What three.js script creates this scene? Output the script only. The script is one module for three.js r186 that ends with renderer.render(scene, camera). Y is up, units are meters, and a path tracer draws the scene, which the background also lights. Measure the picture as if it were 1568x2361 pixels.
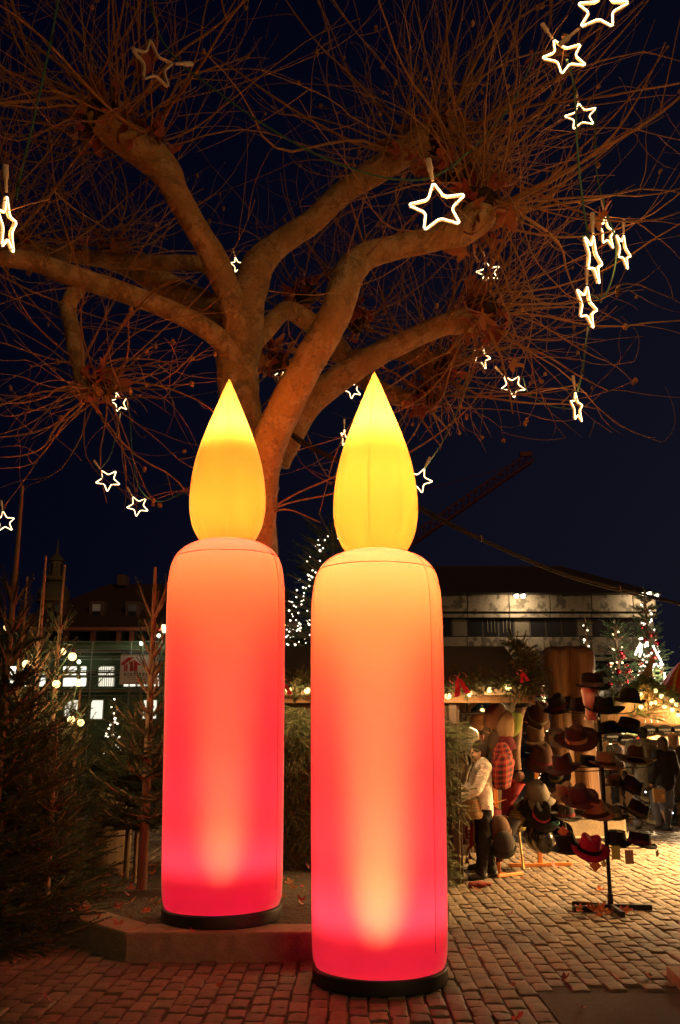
import * as THREE from 'three';
import { mergeGeometries, mergeVertices } from 'three/addons/utils/BufferGeometryUtils.js';
import { MarchingCubes } from 'three/addons/objects/MarchingCubes.js';
import { RoundedBoxGeometry } from 'three/addons/geometries/RoundedBoxGeometry.js';
import { RectAreaLightUniformsLib } from 'three/addons/lights/RectAreaLightUniformsLib.js';

// ---------------------------------------------------------------- camera, sky, low light, exposure
const C0 = (r, g, b) => new THREE.Color().setRGB(r, g, b);
const EYE = 1.7, PITCH = THREE.MathUtils.degToRad(13.5), FPX = 2135, CX = 784, CY = 1180.5;
const scene = new THREE.Scene();
const camera = new THREE.PerspectiveCamera(2 * Math.atan(CY / FPX) * 180 / Math.PI, 680 / 1024, 0.1, 1500);
camera.position.set(0, EYE, 0);
camera.rotation.set(PITCH, 0, 0);
const renderer = new THREE.WebGLRenderer({ antialias: true });
renderer.toneMapping = THREE.LinearToneMapping;
renderer.toneMappingExposure = 1;
renderer.shadowMap.enabled = true;
renderer.setSize(680, 1024);
{
  const W = 64, H = 64, d = new Float32Array(W * H * 4);
  for (let y = 0; y < H; y++) for (let x = 0; x < W; x++) {
    const el = ((y + 0.5) / H - 0.5) * Math.PI, az = ((x + 0.5) / W - 0.5) * 2 * Math.PI, t = Math.pow(Math.max(0, Math.cos(Math.max(0, el))), 5) * Math.pow(0.5 + 0.5 * Math.cos(az), 2);   // town glow low on the right
    const o = (y * W + x) * 4;
    d[o] = 0.0004 + 0.0125 * t; d[o + 1] = 0.0007 + 0.0125 * t; d[o + 2] = 0.0052 + 0.0165 * t; d[o + 3] = 1;
  }
  const sky = new THREE.DataTexture(d, W, H, THREE.RGBAFormat, THREE.FloatType);
  sky.mapping = THREE.EquirectangularReflectionMapping; sky.magFilter = THREE.LinearFilter; sky.needsUpdate = true;
  scene.background = sky; scene.environment = sky;
}
const moon = new THREE.DirectionalLight(C0(1, 0.55, 0.19), 0.36);   // low and warm, from behind the camera
moon.shadow.radius = 40;
moon.position.set(38, 26, 75); moon.castShadow = true;
Object.assign(moon.shadow.camera, { left: -30, right: 30, top: 30, bottom: -30, far: 200 });
scene.add(moon, moon.target);
RectAreaLightUniformsLib.init();

// ---------------------------------------------------------------- helpers
const V = (x, y, z) => new THREE.Vector3(x, y, z), C = (r, g, b) => new THREE.Color().setRGB(r, g, b);
const cp = Math.cos(PITCH), sp = Math.sin(PITCH), R = THREE.MathUtils.degToRad;
function ray(px, py) { const x = (px - CX) / FPX, y = -(py - CY) / FPX; return V(x, y * cp + sp, y * sp - cp); }
const at = (px, py, z) => { const r = ray(px, py); return r.multiplyScalar(-z / r.z).add(camera.position); };   // the point z metres ahead
const gnd = (px, py, h = 0) => { const r = ray(px, py); return r.multiplyScalar((h - EYE) / r.y).add(camera.position); };
const axial = (p) => (p.y - EYE) * sp - p.z * cp, ppm = (p) => FPX / axial(p);
function rng(seed) { let s = seed | 0; return () => { s = (s + 0x6d2b79f5) | 0; let t = Math.imul(s ^ (s >>> 15), 1 | s); t = (t + Math.imul(t ^ (t >>> 7), 61 | t)) ^ t; return ((t ^ (t >>> 14)) >>> 0) / 4294967296; }; }
const hash = (x, y, s) => { let h = Math.imul(x, 374761393) ^ Math.imul(y, 668265263) ^ Math.imul(s + 1, 1274126177); h = Math.imul(h ^ (h >>> 13), 1274126177); return ((h ^ (h >>> 16)) >>> 0) / 4294967296; };
function pn(x, y, p, s) {   // value noise that repeats after p cells
  const xi = Math.floor(x), yi = Math.floor(y), u = x - xi, v = y - yi, m = (k) => ((k % p) + p) % p, f = (t) => t * t * (3 - 2 * t);
  const a = hash(m(xi), m(yi), s), b = hash(m(xi + 1), m(yi), s), c = hash(m(xi), m(yi + 1), s), d = hash(m(xi + 1), m(yi + 1), s);
  return a + (b - a) * f(u) + (c - a) * f(v) + (a - b - c + d) * f(u) * f(v);
}
const fbm = (u, v, p, s, n = 4) => { let a = 0.5, t = 0, w = 0; for (let i = 0; i < n; i++) { t += a * pn(u * p, v * p, p, s + i * 7); w += a; p *= 2; a *= 0.55; } return t / w; };
const enc = (c) => Math.round(255 * Math.min(1, Math.max(0, c <= 0.0031308 ? c * 12.92 : 1.055 * Math.pow(c, 1 / 2.4) - 0.055)));
function tex(n, fn, color = true, m = n) {
  const d = new Uint8Array(n * m * 4);
  for (let y = 0; y < m; y++) for (let x = 0; x < n; x++) {
    const c = fn((x + 0.5) / n, (y + 0.5) / m), o = (y * n + x) * 4;
    for (let k = 0; k < 3; k++) d[o + k] = color ? enc(c[k]) : Math.round(255 * Math.min(1, Math.max(0, c)));
    d[o + 3] = 255;
  }
  const t = new THREE.DataTexture(d, n, m, THREE.RGBAFormat);
  t.wrapS = t.wrapT = THREE.RepeatWrapping; t.magFilter = THREE.LinearFilter; t.minFilter = THREE.LinearMipmapLinearFilter; t.generateMipmaps = true;
  if (color) t.colorSpace = THREE.SRGBColorSpace;
  t.needsUpdate = true; return t;
}
const rep = (t, x, y = x) => { const c = t.clone(); c.repeat.set(x, y); c.needsUpdate = true; return c; };
const lerp3 = (a, b, t) => a.map((x, i) => x + (b[i] - x) * t), sm = (a, b, x) => { const t = Math.min(1, Math.max(0, (x - a) / (b - a))); return t * t * (3 - 2 * t); };
const std = (r, g, b, rough = 0.8, more = {}) => new THREE.MeshStandardMaterial({ color: C(r, g, b), roughness: rough, metalness: 0, ...more });
const cloth = (r, g, b, rough = 0.9, more = {}) => new THREE.MeshPhysicalMaterial({ color: C(r, g, b), roughness: rough, specularIntensity: 0.2, ...more });
const glow = (r, g, b, k = 1) => new THREE.MeshStandardMaterial({ color: C(0.02, 0.02, 0.02), roughness: 0.6, emissive: C(r, g, b), emissiveIntensity: k });

const used = new Map();
function numbered(n) { const k = used.get(n) || 0; used.set(n, k + 1); return k ? n + '_' + String(k).padStart(3, '0') : n; }
function thing(name, label, category, p = V(0, 0, 0), turn = 0, group) {
  const o = new THREE.Group(); o.name = numbered(name); o.position.copy(p); o.rotation.y = turn;
  o.userData = { label, category }; if (group) o.userData.group = group;
  scene.add(o); return o;
}
function part(name, geo, mat, parent, more) {
  const m = new THREE.Mesh(geo, mat); m.name = name; m.castShadow = m.receiveShadow = true; parent.add(m);
  if (more) Object.assign(m.userData, more); return m;
}
function struct(name, geo, mat) { const m = part(numbered(name), geo, mat, scene); m.userData.kind = 'structure'; return m; }
function structGroup(name) { const o = new THREE.Group(); o.name = numbered(name); o.userData.kind = 'structure'; scene.add(o); return o; }
function merge(list) {
  return mergeGeometries(list.map((g) => { const h = g.index ? g.toNonIndexed() : g.clone(); for (const k of Object.keys(h.attributes)) if (!['position', 'normal', 'uv'].includes(k)) h.deleteAttribute(k); if (!h.attributes.uv) h.setAttribute('uv', new THREE.BufferAttribute(new Float32Array(h.attributes.position.count * 2), 2)); return h; }));
}
// box whose uv run in metres
function box(w, h, d, x = 0, y = 0, z = 0, bevel = 0) {
  const g = bevel ? new RoundedBoxGeometry(w, h, d, 2, bevel) : new THREE.BoxGeometry(w, h, d);
  const p = g.attributes.position, n = g.attributes.normal, uv = g.attributes.uv;
  for (let i = 0; i < p.count; i++) {
    const a = [Math.abs(n.getX(i)), Math.abs(n.getY(i)), Math.abs(n.getZ(i))], k = a.indexOf(Math.max(...a));
    uv.setXY(i, k === 0 ? p.getZ(i) + z : p.getX(i) + x, k === 1 ? p.getZ(i) + z : p.getY(i) + y);
  }
  g.translate(x, y, z); return g;
}
// many tubes of changing radius written into one geometry
class Tubes {
  constructor() { this.p = []; this.n = []; this.u = []; this.i = []; }
  add(pts, rad, sides = 6, cap = true, wob) {
    const N = pts.length, base = this.p.length / 3, t = V(), up = V(), a = V(), b = V(); let len = 0;
    for (let k = 0; k < N; k++) {
      t.subVectors(pts[Math.min(N - 1, k + 1)], pts[Math.max(0, k - 1)]).normalize();
      if (k === 0) { up.set(0, 1, 0); if (Math.abs(t.y) > 0.9) up.set(1, 0, 0); }
      a.copy(up).addScaledVector(t, -up.dot(t)).normalize(); up.copy(a); b.crossVectors(t, a);
      if (k) len += pts[k].distanceTo(pts[k - 1]);
      const r = typeof rad === 'function' ? rad(k / (N - 1)) : Array.isArray(rad) ? rad[k] : rad;
      for (let s = 0; s <= sides; s++) {
        const an = s / sides * 2 * Math.PI, c = Math.cos(an), q = Math.sin(an), rr = wob ? r * wob(len, s % sides / sides, k) : r;
        const nx = a.x * c + b.x * q, ny = a.y * c + b.y * q, nz = a.z * c + b.z * q;
        this.p.push(pts[k].x + nx * rr, pts[k].y + ny * rr, pts[k].z + nz * rr); this.n.push(nx, ny, nz); this.u.push(s / sides * r * 6.283, len);
      }
      if (k) for (let s = 0; s < sides; s++) { const q = base + (k - 1) * (sides + 1) + s, w = q + sides + 1; this.i.push(q, q + 1, w, q + 1, w + 1, w); }
    }
    if (cap) for (const [k, sg] of [[0, -1], [N - 1, 1]]) {
      const c = this.p.length / 3, q = base + k * (sides + 1); t.subVectors(pts[k], pts[k ? k - 1 : 1]).normalize();
      this.p.push(pts[k].x, pts[k].y, pts[k].z); this.n.push(t.x, t.y, t.z); this.u.push(0, 0);
      for (let s = 0; s < sides; s++) sg > 0 ? this.i.push(q + s, q + s + 1, c) : this.i.push(q + s + 1, q + s, c);
    }
    return this;
  }
  geo() {
    const g = new THREE.BufferGeometry();
    g.setAttribute('position', new THREE.Float32BufferAttribute(this.p, 3)); g.setAttribute('normal', new THREE.Float32BufferAttribute(this.n, 3));
    g.setAttribute('uv', new THREE.Float32BufferAttribute(this.u, 2)); g.setIndex(this.i); return g;
  }
}
const tube = (pts, rad, sides = 8, wob) => new Tubes().add(pts, rad, sides, true, wob).geo();
const bar = (a, b, r, sides = 6) => tube([a, b], r, sides);
const curve = (pts, n) => new THREE.CatmullRomCurve3(pts).getPoints(n);
// closed or open grid surface: fn(i / nu, j / nv) -> Vector3
function grid(nu, nv, fn) {
  const p = [], uv = [], ix = [];
  for (let j = 0; j <= nv; j++) for (let i = 0; i <= nu; i++) { const q = fn(i / nu, j / nv); p.push(q.x, q.y, q.z); uv.push(i / nu, j / nv); }
  for (let j = 0; j < nv; j++) for (let i = 0; i < nu; i++) { const a = j * (nu + 1) + i, b = a + nu + 1; ix.push(a, b, a + 1, a + 1, b, b + 1); }
  const g = new THREE.BufferGeometry();
  g.setAttribute('position', new THREE.Float32BufferAttribute(p, 3)); g.setAttribute('uv', new THREE.Float32BufferAttribute(uv, 2)); g.setIndex(ix);
  const w = mergeVertices(new THREE.BufferGeometry().setAttribute('position', g.attributes.position.clone()).setIndex(ix), 1e-5); w.computeVertexNormals();
  const key = (a, k) => Math.round(a.getX(k) * 1e4) + ',' + Math.round(a.getY(k) * 1e4) + ',' + Math.round(a.getZ(k) * 1e4), map = new Map();
  for (let k = 0; k < w.attributes.position.count; k++) map.set(key(w.attributes.position, k), k);
  const n = new Float32Array(p.length);
  for (let k = 0; k < p.length / 3; k++) { const m = map.get(key(g.attributes.position, k)) ?? 0; for (let c = 0; c < 3; c++) n[k * 3 + c] = w.attributes.normal.array[m * 3 + c]; }
  g.setAttribute('normal', new THREE.BufferAttribute(n, 3)); return g;
}
function polygon(pts, y0, y1) {   // prism over a ground outline [[x, z], ...]
  const s = new THREE.Shape(pts.map(([x, z]) => new THREE.Vector2(x, -z)));
  const g = new THREE.ExtrudeGeometry(s, { depth: y1 - y0, bevelEnabled: false }); g.rotateX(-Math.PI / 2); g.translate(0, y0, 0); return g;
}
// smooth union of tapered capsules [ax, ay, az, ra, bx, by, bz, rb, (flattening of z)] as one surface
function blob(prims, k = 0.03, n = 56, fold = 0) {
  const lo = V(1e9, 1e9, 1e9), hi = V(-1e9, -1e9, -1e9);
  for (const q of prims) for (const [x, y, z, r] of [[q[0], q[1], q[2], q[3]], [q[4], q[5], q[6], q[7]]]) { lo.min(V(x - r, y - r, z - r)); hi.max(V(x + r, y + r, z + r)); }
  const m = hi.clone().sub(lo).multiplyScalar(4.5 / n).addScalar(k); lo.sub(m); hi.add(m);
  const mc = new MarchingCubes(n, new THREE.MeshBasicMaterial(), false, false, 60000); mc.isolation = 0;
  const H = n / 2, s = hi.clone().sub(lo).multiplyScalar(0.5), c = hi.clone().add(lo).multiplyScalar(0.5);
  const Q = prims.map((q) => { const d = [q[4] - q[0], q[5] - q[1], q[6] - q[2]]; return [q, d, d[0] ** 2 + d[1] ** 2 + d[2] ** 2 + 1e-12]; });
  for (let z = 0; z < n; z++) for (let y = 0; y < n; y++) for (let x = 0; x < n; x++) {
    const X = c.x + (x - H) / H * s.x, Y = c.y + (y - H) / H * s.y, Z = c.z + (z - H) / H * s.z; let d = 1e9;
    for (const [q, e, L] of Q) {
      const ax = X - q[0], ay = Y - q[1], az = Z - q[2], t = Math.min(1, Math.max(0, (ax * e[0] + ay * e[1] + az * e[2]) / L));
      const dx = ax - e[0] * t, dy = ay - e[1] * t, dz = (az - e[2] * t) * (q[8] || 1), w = Math.sqrt(dx * dx + dy * dy + dz * dz) - (q[3] + (q[7] - q[3]) * t);
      const h = Math.max(k - Math.abs(d - w), 0) / k; d = Math.min(d, w) - h * h * k * 0.25;
    }
    if (fold) d += fold * (Math.sin(Y * 34 + 2.2 * Math.sin(X * 17 + Z * 9)) * Math.sin(X * 21 + Z * 19 + Y * 5) + 0.6 * Math.sin(Y * 71 + X * 40) * Math.sin(Z * 37 - X * 23));
    mc.field[z * n * n + y * n + x] = -d;
  }
  mc.update();
  const pos = mc.positionArray.slice(0, mc.count * 3);
  for (let i = 0; i < pos.length; i += 3) { pos[i] = c.x + pos[i] * s.x; pos[i + 1] = c.y + pos[i + 1] * s.y; pos[i + 2] = c.z + pos[i + 2] * s.z; }
  let g = new THREE.BufferGeometry(); g.setAttribute('position', new THREE.BufferAttribute(pos, 3)); g = mergeVertices(g, 1e-5);
  const ix = g.index.array, p = g.attributes.position.array; let vol = 0;
  for (let i = 0; i < ix.length; i += 3) { const [a, b, d] = [ix[i] * 3, ix[i + 1] * 3, ix[i + 2] * 3]; vol += p[a] * (p[b + 1] * p[d + 2] - p[b + 2] * p[d + 1]) - p[a + 1] * (p[b] * p[d + 2] - p[b + 2] * p[d]) + p[a + 2] * (p[b] * p[d + 1] - p[b + 1] * p[d]); }
  if (vol < 0) for (let i = 0; i < ix.length; i += 3) { const t = ix[i + 1]; ix[i + 1] = ix[i + 2]; ix[i + 2] = t; }
  g.computeVertexNormals(); g.setAttribute('uv', new THREE.BufferAttribute(new Float32Array(p.length / 3 * 2).map((_, i) => i % 2 ? p[(i >> 1) * 3 + 1] : p[(i >> 1) * 3] + p[(i >> 1) * 3 + 2]), 2));
  return g;
}
function pointLight(p, color, cd, parent, radius = 1) { const l = new THREE.PointLight(color, cd); l.name = 'lamp_light'; l.position.copy(p); l.castShadow = true; l.shadow.radius = radius; (parent || scene).add(l); return l; }
function spot(p, dir, color, cd, angle, pen, parent, radius = 1) {
  const l = new THREE.SpotLight(color, cd, 0, angle, pen); l.name = 'lamp_light'; l.position.copy(p); l.target.position.copy(p).add(dir); l.castShadow = true; l.shadow.radius = radius; parent.add(l, l.target); return l;
}

// ---------------------------------------------------------------- materials
const T = {
  bark: tex(512, (u, v) => {
    const a = fbm(u, v, 5, 1, 5), b = fbm(u, v, 9, 31, 4), c = fbm(u, v, 40, 3, 2);
    let q = lerp3([0.26, 0.15, 0.06], [0.38, 0.22, 0.09], a); q = lerp3(q, [0.50, 0.36, 0.20], sm(0.555, 0.6, b) * 0.42); q = lerp3(q, [0.11, 0.07, 0.04], sm(0.6, 0.64, fbm(u, v, 9, 77, 4)) * 0.45);
    return q.map((x) => x * (0.8 + 0.4 * c));
  }),
  barkBump: tex(512, (u, v) => 0.5 * sm(0.5, 0.62, fbm(u, v, 9, 31, 4)) + 0.3 * fbm(u, v, 24, 5, 3) - 0.3 * sm(0.58, 0.64, fbm(u, v, 8, 77, 4)) + 0.25, false),
  stone: tex(256, (u, v) => { const a = fbm(u, v, 6, 11), b = fbm(u, v, 60, 13, 2); const k = 0.62 + 0.5 * a + 0.35 * (b - 0.5); return [k * 0.9, k * 0.87, k * 0.82]; }),
  grit: tex(256, (u, v) => 0.6 * fbm(u, v, 40, 21, 3) + 0.4 * fbm(u, v, 9, 22, 3), false),
  concrete: tex(512, (u, v) => { const a = fbm(u, v, 4, 41, 5), b = fbm(u, v, 12, 47, 4), s = sm(0.47, 0.6, b * 0.6 + a * 0.4); return lerp3([0.30, 0.26, 0.22], [0.11, 0.095, 0.08], s).map((x) => x * (0.85 + 0.3 * fbm(u, v, 60, 43, 2))); }),
  wood: tex(256, (u, v) => { const g = fbm(u * 1, v * 0.12, 24, 51, 3), k = 0.6 + 0.6 * g * (0.8 + 0.4 * pn(u * 90, v * 6, 90, 53)); return [k, k * 0.92, k * 0.82]; }),
  weave: tex(128, (u, v) => 0.5 + 0.25 * Math.sin(u * 6.283 * 32) * Math.cos(v * 6.283 * 32) + 0.3 * (fbm(u, v, 6, 61, 3) - 0.5), false),
  felt: tex(128, (u, v) => fbm(u, v, 32, 71, 3), false),
  knit: tex(128, (u, v) => 0.5 + 0.5 * Math.sin(u * 6.283 * 16) * Math.abs(Math.sin(v * 6.283 * 8 + Math.sin(u * 6.283 * 16))), false),
};
const M = {
  bark: std(1, 1, 1, 0.85, { map: rep(T.bark, 1.1, 1.1), bumpMap: rep(T.barkBump, 1.1, 1.1), bumpScale: 0.012 }),
  twig: std(0.28, 0.135, 0.048, 0.8),
  knot: std(0.13, 0.09, 0.055, 0.95, { map: rep(T.bark, 2, 2), bumpMap: rep(T.grit, 6, 6), bumpScale: 0.03 }),
  deadLeaf: [[0.42, 0.075, 0.04], [0.42, 0.13, 0.05], [0.28, 0.05, 0.04], [0.42, 0.18, 0.07]].map((c) => new THREE.MeshPhysicalMaterial({ color: C(...c), roughness: 0.85, transmission: 0.3, thickness: 0, side: THREE.DoubleSide })),
  black: std(0.018, 0.017, 0.017, 0.55), blackMetal: std(0.02, 0.02, 0.02, 0.35, { metalness: 0.6 }), steel: std(0.45, 0.45, 0.44, 0.35, { metalness: 0.9 }),
  cable: std(0.05, 0.14, 0.075, 0.5), clear: std(0.6, 0.48, 0.36, 0.2),
  wood: std(0.20, 0.11, 0.055, 0.7, { map: rep(T.wood, 3, 0.7), bumpMap: rep(T.wood, 3, 0.7), bumpScale: 0.004 }),
  paleWood: std(0.52, 0.30, 0.13, 0.6, { map: rep(T.wood, 3, 0.7) }),
  darkWood: std(0.07, 0.045, 0.028, 0.8, { map: rep(T.wood, 3, 0.7) }),
  bulb: glow(1, 0.64, 0.23, 3.6), star: glow(1, 0.47, 0.12, 1.3), bead: glow(1, 0.74, 0.38, 6), fairy: glow(1, 0.86, 0.62, 5), fairyWarm: glow(1, 0.7, 0.32, 4),
  socket: std(0.02, 0.03, 0.02, 0.6), red: std(0.55, 0.012, 0.02, 0.6),
};

// ---------------------------------------------------------------- paving, planter, asphalt
const ASPH = { x: gnd(1238, 2287).x, z: gnd(1400, 2290).z };
const PL = { c: gnd(575, 2090).setX(-1.0) };   // planter centre
{
  const c0 = gnd(286, 2217), c1 = gnd(118, 2161), z0 = c0.z;
  PL.pts = [[c0.x, z0], [0.02, z0], [1.0, z0 - 1.35], [0.95, z0 - 3.6], [0.0, z0 - 4.6], [-2.0, z0 - 4.6], [-3.3, z0 - 3.4], [c1.x, c1.z]];
  PL.h = 0.21;
}
const inside = (pts, x, z) => { let r = false; for (let i = 0, j = pts.length - 1; i < pts.length; j = i++) if ((pts[i][1] > z) !== (pts[j][1] > z) && x < (pts[j][0] - pts[i][0]) * (z - pts[i][1]) / (pts[j][1] - pts[i][1]) + pts[i][0]) r = !r; return r; };
{
  const r = rng(5), ground = structGroup('paving');
  const bedGeo = new THREE.PlaneGeometry(700, 700).rotateX(-Math.PI / 2).translate(0, -0.0135, -200);
  part('joint_bed', bedGeo, std(0.045, 0.04, 0.033, 0.95, { bumpMap: rep(T.grit, 2000, 2000), bumpScale: 0.01 }), ground, { kind: 'structure' });
  const top = (seed) => {   // a worn stone one unit square, top at y = 0, edges rounded down
    const q = rng(seed), c = [-0.5, -0.44, -0.18, 0.16, 0.43, 0.5], n = 6, p = [], ix = [];
    for (let j = 0; j < n; j++) for (let i = 0; i < n; i++) {
      const e = (i === 0 || i === n - 1 || j === 0 || j === n - 1), f = (i === 1 || i === n - 2 || j === 1 || j === n - 2);
      p.push(c[i] + (q() - 0.5) * (e ? 0.035 : 0.05) , e ? -0.008 - q() * 0.005 : (f ? -0.002 : 0.002) + (q() - 0.5) * 0.007, c[j] + (q() - 0.5) * (e ? 0.03 : 0.05));
    }
    for (let j = 0; j < n - 1; j++) for (let i = 0; i < n - 1; i++) { const a = j * n + i; ix.push(a, a + n, a + 1, a + 1, a + n, a + n + 1); }
    const ring = []; for (let i = 0; i < n - 1; i++) ring.push(i); for (let j = 0; j < n - 1; j++) ring.push(j * n + n - 1); for (let i = n - 1; i > 0; i--) ring.push((n - 1) * n + i); for (let j = n - 1; j > 0; j--) ring.push(j * n);
    const b = p.length / 3; ring.forEach((k) => p.push(p[k * 3] * 1.0, -0.07, p[k * 3 + 2] * 1.0));
    ring.forEach((k, i) => { const k2 = (i + 1) % ring.length; ix.push(k, ring[k2], b + i, ring[k2], b + k2, b + i); });
    const g = new THREE.BufferGeometry(); g.setAttribute('position', new THREE.Float32BufferAttribute(p, 3)); g.setIndex(ix); g.computeVertexNormals();
    const uv = []; const ou = q(), ov = q(); for (let i = 0; i < p.length / 3; i++) uv.push(ou + p[i * 3] * 0.3, ov + p[i * 3 + 2] * 0.4); g.setAttribute('uv', new THREE.Float32BufferAttribute(uv, 2)); return g;
  };
  const geos = [0, 1, 2, 3, 4, 5].map((k) => top(100 + k));
  const tints = [[0.17, 0.135, 0.11], [0.20, 0.16, 0.125], [0.14, 0.115, 0.10], [0.185, 0.145, 0.11], [0.225, 0.18, 0.14]];
  const more = { map: T.stone, bumpMap: rep(T.grit, 2, 2), bumpScale: 0.007, roughness: 0.66 };
  const mats = tints.map((t) => std(...t, 0.66, more)), white = std(1, 1, 1, 0.66, more);
  const spots = [], W = 0.128, L = 0.2;
  for (let i = -62; i <= 78; i++) {
    const wob = r() * 0.5;
    for (let j = 0; j < 110; j++) {
      const w = W, z = -4.7 - j * L - ((i & 1) ? 0.5 : 0) * L - wob * 0.06 + (r() - 0.5) * 0.03, x = i * W + (r() - 0.5) * 0.014 + Math.sin(z * 1.3 + i * 0.07) * 0.012;
      if (x > ASPH.x - 0.06 && z > ASPH.z - 0.11) continue;
      if (inside(PL.pts, x, z) || Math.abs(x) > 1.2 - z * 0.48) continue;
      spots.push([x, z, w * (0.90 + r() * 0.075), L * (0.89 + r() * 0.095), (r() - 0.5) * 0.05, r() * 6 | 0, r() * 5 | 0, (r() - 0.5) * 0.012, (r() - 0.5) * 0.10, (r() - 0.5) * 0.07]);
    }
  }
  const size = (s) => { const a = axial(V(s[0], 0, s[1])), px = CX + s[0] / a * FPX, py = CY - FPX * Math.tan(Math.atan2(-EYE, -s[1]) - PITCH); return px > -30 && px < 1590 && py < 2380 && !(px > 730 && px < 1025 && py < 2270) ? -s[1] : 999; };
  spots.sort((a, b) => size(a) - size(b));
  spots.slice(0, 300).forEach((s) => { const m = part('cobblestone', geos[s[5]], mats[s[6]], ground); m.position.set(s[0], s[7], s[1]); m.rotation.set(s[8], s[4], s[9]); m.scale.set(s[2], 1, s[3]); });
  const rest = spots.slice(300), o = new THREE.Object3D(), col = new THREE.Color();
  geos.forEach((g, k) => {
    const mine = rest.filter((s) => s[5] === k), im = new THREE.InstancedMesh(g, white, mine.length); im.name = 'cobblestones'; im.userData.kind = 'stuff';
    mine.forEach((s, i) => { o.position.set(s[0], s[7], s[1]); o.rotation.set(s[8], s[4], s[9]); o.scale.set(s[2], 1, s[3]); o.updateMatrix(); im.setMatrixAt(i, o.matrix); im.setColorAt(i, col.setRGB(...tints[s[6]])); });
    im.castShadow = im.receiveShadow = true; ground.add(im);
  });
  // asphalt patch, the pale slab and the kerbed planter
  struct('asphalt_patch', box(6, 0.1, 4, ASPH.x + 3.0, -0.052, ASPH.z + 2.0), std(0.075, 0.062, 0.055, 0.85, { map: rep(T.stone, 3, 3), bumpMap: rep(T.grit, 9, 9), bumpScale: 0.008 }));
  { const a = gnd(1538, 2251), b = gnd(1572, 2283); struct('stone_slab', polygon([[a.x, a.z], [a.x + 1.6, a.z - 0.1], [a.x + 1.6, b.z + 0.1], [b.x, b.z]].reverse(), -0.02, 0.07), std(0.4, 0.35, 0.28, 0.8, { map: T.stone })); }
  const planter = structGroup('kerbed_planter'), km = std(0.32, 0.27, 0.2, 0.85, { map: rep(T.stone, 2, 2), bumpMap: rep(T.grit, 5, 5), bumpScale: 0.008 });
  const P = PL.pts, N = P.length, cen = [-0.95, P[0][1] - 2.3];
  const inn = P.map(([x, z]) => { const dx = cen[0] - x, dz = cen[1] - z, l = Math.hypot(dx, dz); return [x + dx / l * 0.36, z + dz / l * 0.36]; });
  for (let i = 0; i < N; i++) {
    const a = P[i], b = P[(i + 1) % N], ia = inn[i], ib = inn[(i + 1) % N], len = Math.hypot(b[0] - a[0], b[1] - a[1]), n = Math.max(1, Math.round(len / 1.85));
    for (let k = 0; k < n; k++) {
      const t0 = k / n + 0.005, t1 = (k + 1) / n - 0.005, L2 = (p, q, t) => [p[0] + (q[0] - p[0]) * t, p[1] + (q[1] - p[1]) * t];
      const A = L2(a, b, t0), B = L2(a, b, t1), IA = L2(ia, ib, t0), IB = L2(ia, ib, t1);
      const s = new THREE.Shape([A, B, IB, IA].map(([x, z]) => new THREE.Vector2(x, -z)));
      const g = new THREE.ExtrudeGeometry(s, { depth: PL.h - 0.02 + 0.05, bevelEnabled: true, bevelThickness: 0.018, bevelSize: 0.018, bevelOffset: -0.018, bevelSegments: 3 }); g.rotateX(-Math.PI / 2); g.translate(0, -0.048, 0);
      part('kerb_stone', g, km, planter);
    }
  }
  part('soil', polygon(inn, 0.0, PL.h - 0.03), std(0.05, 0.035, 0.025, 1, { bumpMap: rep(T.grit, 1, 1), bumpScale: 0.04 }), planter, { kind: 'structure' });
}

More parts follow.
